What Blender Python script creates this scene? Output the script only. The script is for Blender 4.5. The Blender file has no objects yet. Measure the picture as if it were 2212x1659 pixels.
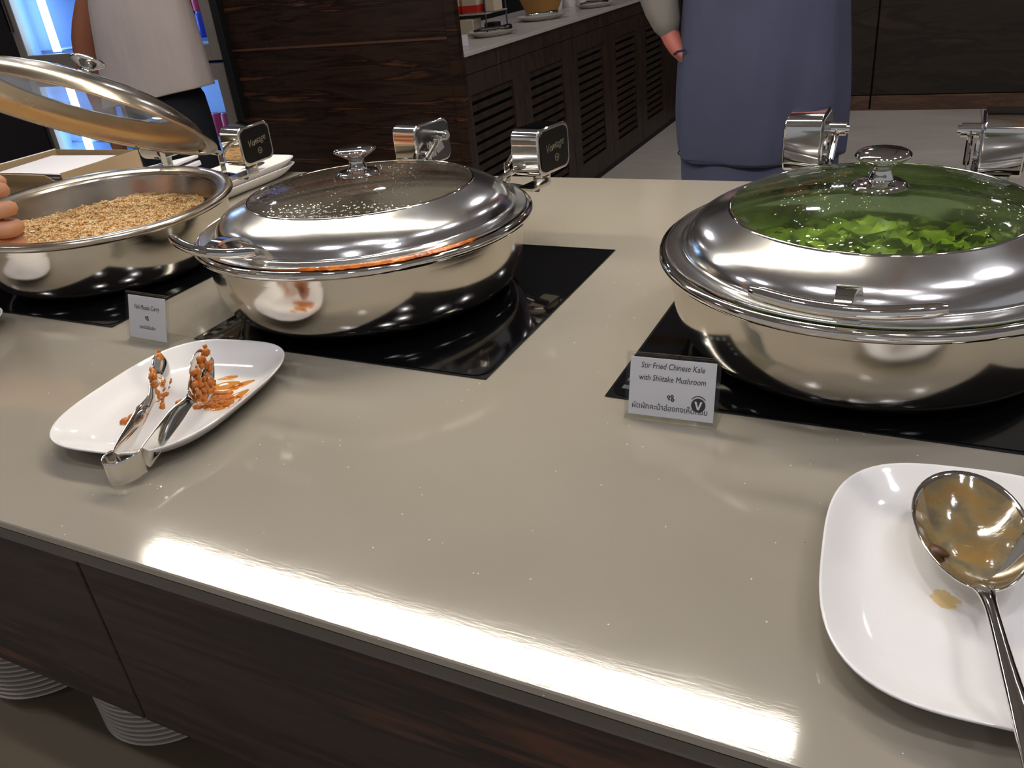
import bpy, math, random
from math import sin, cos, pi, radians
from mathutils import Vector, Matrix, noise
random.seed(7)
SC = bpy.context.scene
COL = SC.collection

# ------------------------------------------------------------------ camera
F_PX = 1784.39
R_ = Vector((0.89680565, 0.43157145, -0.09739465))
U_ = Vector((-0.12557141, 0.45937756, 0.87932024))
F_ = Vector((-0.42423042, 0.77634937, -0.46616543))
cam_d = bpy.data.cameras.new('camera')
cam = bpy.data.objects.new('camera', cam_d)
COL.objects.link(cam)
m = Matrix.Identity(4)
for i in range(3):
    m[i][0] = R_[i]; m[i][1] = U_[i]; m[i][2] = -F_[i]
m[0][3], m[1][3], m[2][3] = 0, 0, 0.42
cam.matrix_world = m
cam_d.sensor_width = 36.0
cam_d.lens = F_PX / 2212 * 36.0
cam_d.clip_start = 0.02
SC.camera = cam

# ------------------------------------------------------------------ world, exposure
wd = bpy.data.worlds.new('world'); SC.world = wd; wd.use_nodes = True
wd.node_tree.nodes['Background'].inputs[0].default_value = (0.92, 0.93, 1.0, 1)
wd.node_tree.nodes['Background'].inputs[1].default_value = 0.30
SC.view_settings.view_transform = 'Standard'
SC.view_settings.look = 'None'
SC.view_settings.gamma = 1
SC.view_settings.use_curve_mapping = False
SC.view_settings.exposure = 0.0
SC.cycles.max_bounces = 10
SC.cycles.transparent_max_bounces = 16
SC.cycles.sample_clamp_indirect = 6.0
LAMP_STRENGTH = 42.0        # long pendant above the buffet
SPOT_STRENGTH = 128.0        # round downlights in the ceiling

# ------------------------------------------------------------------ materials
def lin(r, g, b):
    f = lambda c: (c / 255 / 12.92) if c <= 10 else ((c / 255 + .055) / 1.055) ** 2.4
    return (f(r), f(g), f(b), 1)

class M:
    """small wrapper: a principled material with helpers for procedural nodes"""
    def __init__(s, name, col=(0.8, 0.8, 0.8, 1), rough=0.5, metal=0.0, **kw):
        s.m = bpy.data.materials.new(name); s.m.use_nodes = True
        s.t = s.m.node_tree; s.b = s.t.nodes['Principled BSDF']
        s.b.inputs['Base Color'].default_value = col
        s.b.inputs['Roughness'].default_value = rough
        s.b.inputs['Metallic'].default_value = metal
        for k, v in kw.items(): s.b.inputs[k.replace('_', ' ')].default_value = v
    def n(s, t, **kw):
        x = s.t.nodes.new(t)
        for k, v in kw.items():
            if k in x.inputs: x.inputs[k].default_value = v
            else: setattr(x, k, v)
        return x
    def l(s, a, b): s.t.links.new(a, b)
    def coord(s, scale=(1, 1, 1), rot=(0, 0, 0)):
        c = s.n('ShaderNodeTexCoord'); mp = s.n('ShaderNodeMapping')
        mp.inputs['Scale'].default_value = scale; mp.inputs['Rotation'].default_value = rot
        s.l(c.outputs['Object'], mp.inputs['Vector']); return mp.outputs['Vector']
    def noise(s, vec, scale, detail=3, rough=.5, dist=0.0):
        x = s.n('ShaderNodeTexNoise'); x.inputs['Scale'].default_value = scale; x.inputs['Detail'].default_value = detail
        x.inputs['Roughness'].default_value = rough; x.inputs['Distortion'].default_value = dist
        s.l(vec, x.inputs['Vector']); return x.outputs['Fac']
    def ramp(s, fac, stops):
        r = s.n('ShaderNodeValToRGB'); e = r.color_ramp.elements
        e[0].position, e[0].color = stops[0]; e[1].position, e[1].color = stops[-1]
        for p, c in stops[1:-1]:
            k = e.new(p); k.color = c
        s.l(fac, r.inputs['Fac']); return r.outputs['Color']
    def mix(s, fac, a, b):
        x = s.n('ShaderNodeMix', data_type='RGBA')
        if hasattr(fac, 'is_linked'): s.l(fac, x.inputs[0])
        else: x.inputs[0].default_value = fac
        for v, i in ((a, 6), (b, 7)):
            if hasattr(v, 'is_linked'): s.l(v, x.inputs[i])
            else: x.inputs[i].default_value = v
        return x.outputs[2]
    def base(s, c): s.l(c, s.b.inputs['Base Color'])
    def roughmap(s, fac, lo, hi):
        x = s.n('ShaderNodeMapRange'); x.inputs[3].default_value = lo; x.inputs[4].default_value = hi
        s.l(fac, x.inputs[0]); s.l(x.outputs[0], s.b.inputs['Roughness'])
    def bump(s, h, strength, dist=0.001):
        x = s.n('ShaderNodeBump'); x.inputs['Strength'].default_value = strength; x.inputs['Distance'].default_value = dist
        s.l(h, x.inputs['Height']); s.l(x.outputs['Normal'], s.b.inputs['Normal'])

def g(v, a=1): return (v, v, v, a)

# counter: grey beige solid surface with fine flecks
MC = M('solid_surface_counter', rough=.2)
v = MC.coord()
c0 = MC.ramp(MC.noise(v, 2.5, 4), [(.3, lin(146, 137, 123)), (.7, lin(157, 148, 132))])
vo = MC.n('ShaderNodeTexVoronoi'); vo.inputs['Scale'].default_value = 130; MC.l(v, vo.inputs['Vector'])
sp = MC.ramp(vo.outputs['Distance'], [(.0, g(1)), (.07, g(1)), (.10, g(0))])
hit = MC.ramp(vo.outputs['Color'], [(.80, g(0)), (.82, g(1))])
mm = MC.n('ShaderNodeMath', operation='MULTIPLY'); MC.l(sp, mm.inputs[0]); MC.l(hit, mm.inputs[1])
c1 = MC.mix(mm.outputs[0], c0, lin(232, 224, 205))
v2 = MC.n('ShaderNodeTexVoronoi'); v2.inputs['Scale'].default_value = 60; MC.l(v, v2.inputs['Vector'])
sp2 = MC.ramp(v2.outputs['Distance'], [(.0, g(1)), (.045, g(1)), (.07, g(0))])
hit2 = MC.ramp(v2.outputs['Color'], [(.86, g(0)), (.88, g(1))])
m2 = MC.n('ShaderNodeMath', operation='MULTIPLY'); MC.l(sp2, m2.inputs[0]); MC.l(hit2, m2.inputs[1])
MC.base(MC.mix(m2.outputs[0], c1, lin(92, 80, 64)))
MC.roughmap(MC.noise(MC.coord((1, 1, 1)), 9, 6, .7), .03, .13)
MC.b.inputs['Specular IOR Level'].default_value = .8
MC.bump(MC.noise(MC.coord((60, 420, 60), (0, 0, .5)), 1.0, 4, .6), .05, .0004)
COUNTER = MC.m

def wood(name, dark, mid, light, rough=.3, scale=(.7, .7, 9), coat=0.0):
    w = M(name, rough=rough); w.b.inputs['Coat Weight'].default_value = coat; w.b.inputs['Specular IOR Level'].default_value = .3
    v = w.coord(scale)
    n1 = w.noise(v, 2.2, 6, .62, .5)
    w.base(w.ramp(n1, [(.30, dark), (.48, mid), (.56, dark), (.66, light), (.74, mid), (.85, dark)]))
    w.roughmap(w.noise(v, 9, 4), rough * .75, rough * 1.35)
    return w.m
ROSE = wood('dark_rosewood', lin(28, 19, 15), lin(58, 39, 28), lin(104, 66, 43), .28)
ROSE_F = wood('dark_rosewood_front', lin(24, 16, 12), lin(52, 34, 25), lin(84, 50, 34), .38)
LOUV = wood('dark_louvre_wood', lin(44, 34, 28), lin(62, 48, 40), lin(72, 57, 47), .4, (6, 6, 1.2))
FARW = wood('far_panel_wood', lin(44, 37, 30), lin(60, 50, 40), lin(68, 56, 44), .4, (.6, .6, 3))
SKIRT = wood('skirting_wood', lin(92, 68, 52), lin(112, 84, 66), lin(120, 92, 72), .45, (1, 1, 4))
BLACK = M('black_recess', lin(14, 12, 11), .7).m
EDGE = M('counter_edge', lin(140, 130, 112), .3).m
EDGE2 = M('counter_edge_dark', lin(84, 77, 68), .35).m

FL = M('grey_marble_floor', rough=.32)
v = FL.coord((1, 1, 1))
a = FL.ramp(FL.noise(v, 1.1, 8, .65, 1.4), [(.3, lin(192, 181, 166)), (.5, lin(212, 201, 186)), (.72, lin(228, 218, 204))])
ve = FL.ramp(FL.noise(FL.coord((.6, 1.5, 1), (0, 0, .6)), 2.4, 8, .6, 2.5), [(.485, g(0)), (.5, g(1)), (.515, g(0))])
mv = FL.n('ShaderNodeMath', operation='MULTIPLY'); mv.inputs[1].default_value = .35; FL.l(ve, mv.inputs[0])
FL.base(FL.mix(mv.outputs[0], a, lin(226, 219, 208)))
FLOOR = FL.m
CEIL = M('painted_ceiling', lin(176, 174, 176), .8).m
COVE = M('gilt_cove', lin(176, 132, 70), .4).m
WALL = M('dark_wall', lin(44, 38, 40), .6).m

def steel(name, col, rough, bstr=.0, sc=(1, 1, 1), rv=.5):
    s = M(name, col, rough, 1.0)
    v = s.coord(sc)
    s.roughmap(s.noise(v, 14, 6, .7), rough * (1 - rv), rough * (1 + rv))
    if bstr: s.bump(s.noise(s.coord((sc[0] * 3, sc[1] * 3, sc[2] * 3)), 30, 3), bstr, .0004)
    return s.m
STEEL = steel('polished_steel', (.78, .745, .69, 1), .07, .03)
STEEL_LID = steel('polished_lid_steel', (.84, .825, .80, 1), .165, .14, (1, 1, 1), .45)
STEEL_IN = steel('satin_pan_steel', (.62, .54, .43, 1), .24, .03)
STEEL_BR = steel('brushed_bowl_steel', (.74, .70, .63, 1), .13, .04)
CHROME = steel('chrome', (.83, .81, .77, 1), .05)
DARKM = M('dark_hinge_plate', lin(34, 31, 27), .3, .7).m
DARKS = M('dark_steel', (.16, .15, .15, 1), .22, 1.0).m
ENGR = M('engraved_mark', lin(132, 124, 104), .45, .5).m
GLASSB = M('black_ceramic_glass', (.0025, .0025, .003, 1), .035).m
HOBMARK = M('hob_print', lin(66, 70, 74), .5).m
FRAME = M('hob_frame', lin(70, 70, 74), .25, 1.0).m
PORC = M('white_porcelain', lin(232, 228, 224), .09, Coat_Weight=.3).m
PORC_D = M('darkened_porcelain', lin(188, 180, 166), .2).m  # white plates under the counter: shade darkened into this colour, platters share it
PAPER = M('white_paper', lin(226, 222, 224), .7).m
CARD = M('brown_cardboard', lin(158, 134, 102), .8).m
INK = M('black_ink', lin(52, 48, 50), .8).m
SKIN = M('skin', lin(222, 160, 122), .5, Subsurface_Weight=.1); SKIN.b.inputs['Subsurface Radius'].default_value = (.02, .008, .004); SKIN = SKIN.m
SKIN_D = M('tan_skin', lin(170, 106, 76), .55).m
HAIR = M('black_hair', lin(26, 22, 20), .5).m
def cloth(name, c, c2):
    s = M(name, c, .85); v = s.coord()
    s.base(s.ramp(s.noise(v, 3, 3), [(.3, c), (.7, c2)]))
    s.bump(s.noise(s.coord((1, 1, .22)), 7, 3), .8, .03); return s.m
SHIRT_W = cloth('white_cotton', lin(208, 192, 184), lin(200, 186, 178))
PANTS_B = cloth('black_cloth', lin(16, 18, 26), lin(22, 24, 34))
NAVY = cloth('navy_cloth', lin(72, 74, 98), lin(80, 82, 106))
NAVY_D = M('navy_piping', lin(38, 40, 64), .8).m
GREY = cloth('grey_knit', lin(128, 120, 114), lin(138, 130, 122))
RED = M('red_print', lin(206, 44, 38), .6).m
CREAM = M('cream_card', lin(212, 194, 166), .7).m
TAN = M('toasted_bread', lin(176, 126, 64), .7).m
PINK = M('pink_label', lin(222, 78, 120), .4).m
BLUEL = M('blue_label', lin(46, 70, 210), .4).m
WHITEL = M('white_label', lin(220, 225, 232), .4).m
GREENL = M('green_label', lin(150, 190, 90), .4).m
COOLF = M('grey_cooler_frame', lin(142, 130, 118), .5).m
COOLI = M('cooler_liner', lin(150, 175, 215), .5).m
BLUEP = M('blue_plastic', lin(60, 90, 190), .4).m

def emis(name, col, st):
    s = M(name, (0, 0, 0, 1)); s.b.inputs['Emission Color'].default_value = col; s.b.inputs['Emission Strength'].default_value = st
    return s.m
LAMP = emis('warm_lamp', (1.0, .93, .80, 1), LAMP_STRENGTH)
SPOT = emis('spot_lamp', (.93, .93, 1.0, 1), SPOT_STRENGTH)
LED = emis('cooler_led', (.50, .75, 1.0, 1), 22.0)

def clear(name, tint, frost=0.0, fcol=(.8, .8, .8, 1), drops=False, ior=1.45, rough=.02, scale=160):
    """thin clear sheet: transparent + fresnel gloss (+ condensation as fine scattered droplets)"""
    mt = bpy.data.materials.new(name); mt.use_nodes = True; t = mt.node_tree; t.nodes.clear()
    N = lambda k: t.nodes.new(k)
    out = N('ShaderNodeOutputMaterial'); tr = N('ShaderNodeBsdfTransparent'); tr.inputs[0].default_value = tint
    gl = N('ShaderNodeBsdfGlossy'); gl.inputs['Roughness'].default_value = rough
    fr = N('ShaderNodeFresnel'); fr.inputs[0].default_value = ior
    body = tr.outputs[0]
    gm = N('ShaderNodeNewGeometry'); inv = N('ShaderNodeMath'); inv.operation = 'SUBTRACT'; inv.inputs[0].default_value = 1; t.links.new(gm.outputs['Backfacing'], inv.inputs[1])
    fm = N('ShaderNodeMath'); fm.operation = 'MULTIPLY'; t.links.new(fr.outputs[0], fm.inputs[0]); t.links.new(inv.outputs[0], fm.inputs[1])
    tc = N('ShaderNodeTexCoord')
    if frost:
        df = N('ShaderNodeBsdfDiffuse'); df.inputs[0].default_value = fcol
        tl = N('ShaderNodeBsdfTranslucent'); tl.inputs[0].default_value = fcol
        ad = N('ShaderNodeMixShader'); t.links.new(df.outputs[0], ad.inputs[1]); t.links.new(tl.outputs[0], ad.inputs[2])
        nz = N('ShaderNodeTexNoise'); nz.inputs['Scale'].default_value = 9; nz.inputs['Detail'].default_value = 5
        t.links.new(tc.outputs['Object'], nz.inputs['Vector'])
        mr = N('ShaderNodeMapRange'); mr.inputs[1].default_value = .36; mr.inputs[2].default_value = .66
        mr.inputs[3].default_value = frost * .3; mr.inputs[4].default_value = frost * 1.5
        t.links.new(nz.outputs['Fac'], mr.inputs[0])
        mx = N('ShaderNodeMixShader'); t.links.new(mr.outputs[0], mx.inputs[0])
        t.links.new(tr.outputs[0], mx.inputs[1]); t.links.new(ad.outputs[0], mx.inputs[2]); body = mx.outputs[0]
    if drops:
        vo = N('ShaderNodeTexVoronoi'); vo.inputs['Scale'].default_value = scale; t.links.new(tc.outputs['Object'], vo.inputs['Vector'])
        bp = N('ShaderNodeBump'); bp.inputs['Strength'].default_value = .30; bp.inputs['Distance'].default_value = .0012; bp.invert = True
        rp = N('ShaderNodeValToRGB'); rp.color_ramp.elements[0].position = .15; rp.color_ramp.elements[1].position = .45
        t.links.new(vo.outputs['Distance'], rp.inputs[0]); t.links.new(rp.outputs[0], bp.inputs['Height'])
        t.links.new(bp.outputs['Normal'], gl.inputs['Normal'])
    mx = N('ShaderNodeMixShader'); t.links.new(fm.outputs[0], mx.inputs[0]); t.links.new(body, mx.inputs[1]); t.links.new(gl.outputs[0], mx.inputs[2])
    t.links.new(mx.outputs[0], out.inputs[0]); return mt
GLASS_A = clear('dewy_lid_glass_heavy', (.80, .80, .74, 1), .09, (.50, .47, .40, 1), True, 1.5, .05, 190)
GLASS_B = clear('dewy_lid_glass_green', (.82, .88, .74, 1), .10, (.30, .38, .16, 1), True, 1.5, .04, 120)
GLASS_C = clear('dewy_lid_glass_open', (.84, .87, .92, 1), .14, (.5, .56, .66, 1), True, 1.5, .06, 200)
ACRYL = clear('clear_acrylic', (.95, .955, .95, 1), 0, ior=1.4)
CGLASS = clear('cooler_glass', (.93, .96, 1, 1), 0, ior=1.3)

FR = M('fried_rice', rough=.55)
FR.base(FR.ramp(FR.noise(FR.coord(), 90, 4), [(.3, lin(214, 160, 92)), (.5, lin(244, 204, 142)), (.7, lin(252, 226, 176))]))
RICE = FR.m
CU = M('curry_sauce', rough=.18)
CU.base(CU.ramp(CU.noise(CU.coord(), 60, 5), [(.3, lin(150, 66, 14)), (.55, lin(202, 104, 24)), (.75, lin(222, 136, 50))]))
CU.bump(CU.noise(CU.coord(), 300, 4), .6, .001)
CURRY = CU.m
CHUNK = M('curry_flake', lin(196, 112, 34), .35).m
KA = M('kale_leaf', rough=.3)
KA.base(KA.ramp(KA.noise(KA.coord(), 28, 4), [(.3, lin(76, 98, 18)), (.52, lin(150, 172, 40)), (.75, lin(214, 216, 96))]))
KALE = KA.m
MUSH = M('mushroom', lin(88, 58, 30), .35).m
BROTH = M('brown_broth', lin(196, 158, 96), .08, Transmission_Weight=.35).m
STAIN = clear('sauce_film', (.93, .62, .25, 1), .25, (.62, .30, .06, 1), False, 1.4, .08)
FM = M('broth_film', rough=.12); FM.b.inputs['Coat Weight'].default_value = .4
FM.base(FM.ramp(FM.noise(FM.coord(), 38, 4, .5, .6), [(.3, lin(104, 96, 76)), (.48, lin(138, 120, 84)), (.62, lin(150, 116, 62)), (.8, lin(134, 130, 116))]))
fa = FM.n('ShaderNodeMapRange'); fa.inputs[1].default_value = .35; fa.inputs[2].default_value = .7; fa.inputs[3].default_value = .92; fa.inputs[4].default_value = .45
FM.l(FM.noise(FM.coord(), 26, 3), fa.inputs[0]); FM.l(fa.outputs[0], FM.b.inputs['Alpha'])
FM.bump(FM.noise(FM.coord(), 140, 3), .25, .001)
FILM = FM.m

# ------------------------------------------------------------------ mesh helpers
def new(name, verts, faces, mat, parent=None, smooth=False, loc=None, rz=0.0, auto=None):
    me = bpy.data.meshes.new(name); me.from_pydata([tuple(v) for v in verts], [], faces); me.validate(); me.update()
    if mat: me.materials.append(mat)
    if smooth:
        me.polygons.foreach_set('use_smooth', [True] * len(me.polygons))
        if auto: me.set_sharp_from_angle(angle=radians(auto))
    o = bpy.data.objects.new(name, me); COL.objects.link(o)
    if parent: o.parent = parent
    if loc is not None: o.location = loc
    if rz: o.rotation_euler = (0, 0, rz)
    return o

def empty(name, loc=(0, 0, 0), rz=0.0, parent=None):
    o = bpy.data.objects.new(name, None); COL.objects.link(o); o.location = loc; o.rotation_euler = (0, 0, rz); o.empty_display_size = .05
    if parent: o.parent = parent
    return o

def tag(o, label=None, cat=None, group=None, kind=None):
    if label: o['label'] = label
    if cat: o['category'] = cat
    if group: o['group'] = group
    if kind: o['kind'] = kind
    return o

class B:
    """collects shapes into one mesh"""
    def __init__(s): s.v = []; s.f = []
    def add(s, vf, mat=None):
        vs, fs = vf; k = len(s.v)
        s.v += [tuple(mat @ Vector(p)) if mat else tuple(p) for p in vs]
        s.f += [tuple(i + k for i in f) for f in fs]; return s
    def build(s, name, mat, parent=None, smooth=False, **kw): return new(name, s.v, s.f, mat, parent, smooth, **kw)

def box(x0, x1, y0, y1, z0, z1, c=0.0):
    if c <= 0:
        v = [(x, y, z) for z in (z0, z1) for y in (y0, y1) for x in (x0, x1)]
        return v, [(0, 2, 3, 1), (4, 5, 7, 6), (0, 1, 5, 4), (2, 6, 7, 3), (0, 4, 6, 2), (1, 3, 7, 5)]
    # chamfered along every edge (convex hull style, 24 verts)
    v = []; idx = {}
    for sx in (0, 1):
        for sy in (0, 1):
            for sz in (0, 1):
                X, Y, Z = (x0, x1)[sx], (y0, y1)[sy], (z0, z1)[sz]
                dx, dy, dz = (c if sx == 0 else -c), (c if sy == 0 else -c), (c if sz == 0 else -c)
                for a, p in enumerate(((X, Y + dy, Z + dz), (X + dx, Y, Z + dz), (X + dx, Y + dy, Z))):
                    idx[(sx, sy, sz, a)] = len(v); v.append(p)
    f = []
    I = lambda sx, sy, sz, a: idx[(sx, sy, sz, a)]
    f.append((I(0,0,0,0), I(0,0,1,0), I(0,1,1,0), I(0,1,0,0))); f.append((I(1,0,0,0), I(1,1,0,0), I(1,1,1,0), I(1,0,1,0)))
    f.append((I(0,0,0,1), I(1,0,0,1), I(1,0,1,1), I(0,0,1,1))); f.append((I(0,1,0,1), I(0,1,1,1), I(1,1,1,1), I(1,1,0,1)))
    f.append((I(0,0,0,2), I(0,1,0,2), I(1,1,0,2), I(1,0,0,2))); f.append((I(0,0,1,2), I(1,0,1,2), I(1,1,1,2), I(0,1,1,2)))
    for sy in (0, 1):
        for sz in (0, 1): f.append((I(0,sy,sz,1), I(1,sy,sz,1), I(1,sy,sz,2), I(0,sy,sz,2)))
    for sx in (0, 1):
        for sz in (0, 1): f.append((I(sx,0,sz,0), I(sx,1,sz,0), I(sx,1,sz,2), I(sx,0,sz,2)))
    for sx in (0, 1):
        for sy in (0, 1): f.append((I(sx,sy,0,0), I(sx,sy,1,0), I(sx,sy,1,1), I(sx,sy,0,1)))
    for sx in (0, 1):
        for sy in (0, 1):
            for sz in (0, 1): f.append((I(sx,sy,sz,0), I(sx,sy,sz,1), I(sx,sy,sz,2)))
    return v, f

def fixn(o):
    import bmesh
    bm = bmesh.new(); bm.from_mesh(o.data); bmesh.ops.recalc_face_normals(bm, faces=bm.faces); bm.to_mesh(o.data); bm.free(); return o

def lathe(prof, n=64, closed=False, a0=0, a1=2 * pi):
    """prof: (r, z) list; closed joins last to first"""
    v = []; f = []; full = abs(a1 - a0 - 2 * pi) < 1e-6
    ns = n if full else n + 1
    for r, z in prof:
        for i in range(ns):
            a = a0 + (a1 - a0) * i / n; v.append((r * cos(a), r * sin(a), z))
    m_ = len(prof)
    for j in range(m_ if closed else m_ - 1):
        k = (j + 1) % m_
        for i in range(n):
            i2 = (i + 1) % ns
            f.append((j * ns + i, j * ns + i2, k * ns + i2, k * ns + i))
    return v, f

def smooth_prof(p, k=4):
    """Catmull-Rom through the profile points"""
    out = []; n = len(p)
    for i in range(n - 1):
        p0, p1, p2, p3 = p[max(i - 1, 0)], p[i], p[i + 1], p[min(i + 2, n - 1)]
        for j in range(k):
            t = j / k
            out.append(tuple(.5 * ((2 * b) + (-a + c) * t + (2 * a - 5 * b + 4 * c - d) * t * t + (-a + 3 * b - 3 * c + d) * t ** 3) for a, b, c, d in zip(p0, p1, p2, p3)))
    out.append(tuple(p[-1])); return out

def interp(pts, k=5): return [Vector(q) for q in smooth_prof([tuple(p) for p in pts], k)]

def tube(pts, r, n=10, caps=True):
    pts = [Vector(p) for p in pts]; rs = r if isinstance(r, (list, tuple)) else [r] * len(pts)
    v = []; f = []
    t0 = (pts[1] - pts[0]).normalized(); up = Vector((0, 0, 1)) if abs(t0.z) < .9 else Vector((1, 0, 0))
    a = t0.cross(up).normalized()
    for i, p in enumerate(pts):
        t = (pts[min(i + 1, len(pts) - 1)] - pts[max(i - 1, 0)]).normalized()
        a = (a - t * a.dot(t)).normalized(); b = t.cross(a)
        for k in range(n):
            q = 2 * pi * k / n; v.append(p + (a * cos(q) + b * sin(q)) * rs[i])
    for i in range(len(pts) - 1):
        for k in range(n): f.append((i * n + k, i * n + (k + 1) % n, (i + 1) * n + (k + 1) % n, (i + 1) * n + k))
    if caps: f.append(tuple(range(n - 1, -1, -1))); f.append(tuple(range((len(pts) - 1) * n, len(pts) * n)))
    return v, f

def prism(outline, z0, z1):
    n = len(outline)
    v = [(x, y, z0) for x, y in outline] + [(x, y, z1) for x, y in outline]
    f = [tuple(range(n - 1, -1, -1)), tuple(range(n, 2 * n))] + [(i, (i + 1) % n, n + (i + 1) % n, n + i) for i in range(n)]
    return v, f

def rrect(hx, hy, r, k=5):
    o = []
    for cx, cy, a in ((hx - r, hy - r, 0), (-hx + r, hy - r, pi / 2), (-hx + r, -hy + r, pi), (hx - r, -hy + r, 1.5 * pi)):
        for i in range(k + 1): o.append((cx + r * cos(a + pi / 2 * i / k), cy + r * sin(a + pi / 2 * i / k)))
    return o

def superell(hx, hy, p, n=72):
    o = []
    for i in range(n):
        a = 2 * pi * i / n; c, s = cos(a), sin(a)
        k = (abs(c) ** p + abs(s) ** p) ** (-1 / p); o.append((hx * c * k, hy * s * k))
    return o

def bevel(o, w, seg=2):
    md = o.modifiers.new('bevel', 'BEVEL'); md.width = w; md.segments = seg; md.limit_method = 'ANGLE'; return o

def text(body, size, mat, parent, mtx, shear=0.0, align='CENTER', ext=.00008, name='lettering', xs=1.0):
    cu = bpy.data.curves.new(name, 'FONT'); cu.body = body; cu.size = size; cu.align_x = align; cu.align_y = 'CENTER'
    cu.shear = shear; cu.extrude = ext; cu.resolution_u = 3; cu.materials.append(mat)
    o = bpy.data.objects.new(name, cu); COL.objects.link(o)
    bpy.context.view_layer.update()
    me = bpy.data.meshes.new_from_object(o.evaluated_get(bpy.context.evaluated_depsgraph_get()))
    bpy.data.objects.remove(o); bpy.data.curves.remove(cu)
    o = bpy.data.objects.new(name, me); COL.objects.link(o)
    if parent: o.parent = parent
    o.matrix_local = mtx @ Matrix.Diagonal((xs, 1, 1, 1)); return o

# ------------------------------------------------------------------ the room
FZ = -0.90
fl = empty('floor'); tag(fl, kind='structure')
TW = 1.2
sub = B().add(box(-9, 5, -3.5, 8, FZ - .06, FZ - .012)).build('floor_bed', BLACK, fl)
tile_me = None
for ix in range(-8, 5):
    for iy in range(-3, 7):
        x0, y0 = ix * TW + .25, iy * TW - .42
        if tile_me is None:
            o = bevel(B().add(box(0, TW - .003, 0, TW - .003, -.012, 0)).build('tile', FLOOR, fl), .0012, 1); tile_me = o.data
        else:
            o = bpy.data.objects.new('tile', tile_me); COL.objects.link(o); o.parent = fl
        o.location = (x0, y0, FZ)
tm = FL.n('ShaderNodeNewGeometry')            # marble runs on from tile to tile
for nd in [n for n in FL.t.nodes if n.type == 'MAPPING']:
    FL.l(tm.outputs['Position'], nd.inputs['Vector'])

ce = empty('ceiling'); tag(ce, kind='structure')
B().add(box(-9, 5, -3.5, 8, 2.1, 2.2)).build('ceiling_board', CEIL, ce)
for x in (-5.5, -3.6, -1.7, .2, 2.1):
    B().add(box(x, x + .05, -3.5, 8, 2.06, 2.1)).build('ceiling_batten', COVE, ce)
for y in (-1.6, .6, 2.8, 5.0):
    B().add(box(-9, 5, y, y + .05, 2.065, 2.1)).build('ceiling_batten', COVE, ce)

wb = empty('wall_back'); tag(wb, kind='structure')
B().add(box(-9, 5, 6.84, 6.95, FZ, 2.1)).build('wall_board', BLACK, wb)
xs = [-2.9, -1.69, -.475, .74, 1.95, 3.2]
for a_, b_ in zip(xs[:-1], xs[1:]):
    bevel(B().add(box(a_ + .006, b_ - .006, 6.80, 6.84, FZ + .105, 2.1)).build('wall_panel', FARW, wb), .002, 1)
    bevel(B().add(box(a_ + .006, b_ - .006, 6.78, 6.84, FZ, FZ + .10)).build('skirting_board', SKIRT, wb), .002, 1)
wl = B().add(box(-7.1, -7.0, -3.5, 6.84, FZ, 2.1)).build('wall_left', WALL); tag(wl, kind='structure')

# tall rosewood partition between cooler and side counter
pa = empty('wall_partition', (0, 0, 0)); tag(pa, kind='structure')
B().add(box(-3.085, -1.89, 3.235, 3.262, FZ, .105)).build('lower_panel', ROSE, pa)
B().add(box(-3.085, -1.89, 3.243, 3.262, .112, 1.6)).build('upper_panel', ROSE, pa)
bevel(B().add(box(-3.085, -1.89, 3.228, 3.262, .103, .113)).build('ledge', M('ledge_highlight', lin(96, 62, 44), .3).m, pa), .002, 1)  # lighter brown paints in the thin highlight along the ledge
bevel(B().add(box(-1.889, -1.838, 3.222, 3.262, FZ, 1.6)).build('end_post', ROSE, pa), .002, 1)
bevel(B().add(box(-3.13, -3.086, 3.2, 3.262, FZ, 1.6)).build('corner_post', BLACK, pa), .002, 1)

# ------------------------------------------------------------------ side counter with louvred doors
LX = -1.841
sc_ = empty('side_counter', (LX, 3.26, FZ))
tag(sc_, 'long side counter with dark louvred doors and a grey stone top', 'counter')
L = 3.4
bevel(B().add(box(-.72, .012, 0, L, .925, .942)).build('countertop', M('grey_stone_top', lin(196, 187, 176), .25).m, sc_), .002, 1)
B().add(box(-.70, -.035, 0, L, .0, .924)).build('carcass', BLACK, sc_)
B().add(box(-.03, -.004, 0, L, .0, .035)).build('toe_board', BLACK, sc_)
B().add(box(-.034, 0, 0, 1.135, .853, .923)).build('apron_rail', LOUV, sc_)
B().add(box(-.034, 0, 1.139, L, .853, .923)).build('apron_rail', LOUV, sc_)
seams = [0.0, .545, 1.165, 1.80, 2.415, 3.03, 3.4]
slots = [(.03, .45), (.64, 1.06), (1.275, 1.67), (1.90, 2.29), (2.51, 2.89), None]
for k, (s0, s1) in enumerate(zip(seams[:-1], seams[1:])):
    s0 += .002; s1 -= .002
    dz0, dz1 = .037, .850
    if slots[k] is None:
        bevel(B().add(box(-.034, -.004, s0, s1, dz0, dz1)).build('louvred_door', LOUV, sc_), .0015, 1); continue
    a_, b_ = slots[k]; a_ = max(a_, s0 + .02)
    z0, z1 = .150, .765
    d = B().add(box(-.034, 0, s0, a_, dz0, dz1)).add(box(-.034, 0, b_, s1, dz0, dz1)).add(box(-.034, 0, a_, b_, dz0, z0)).add(box(-.034, 0, a_, b_, z1, dz1))
    door = d.build('louvred_door', LOUV, sc_)
    n = 14; st = (z1 - z0) / n; me = None
    for i in range(n):
        if me is None:
            o = B().add(box(-.006, .006, a_, b_, -.0135, .0135, .001), Matrix.Rotation(radians(-14), 4, 'Y')).build('slat', LOUV, door); me = o.data
        else:
            o = bpy.data.objects.new('slat', me); COL.objects.link(o); o.parent = door
        o.location = (-.012, 0, z0 + st * (i + .62))

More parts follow.
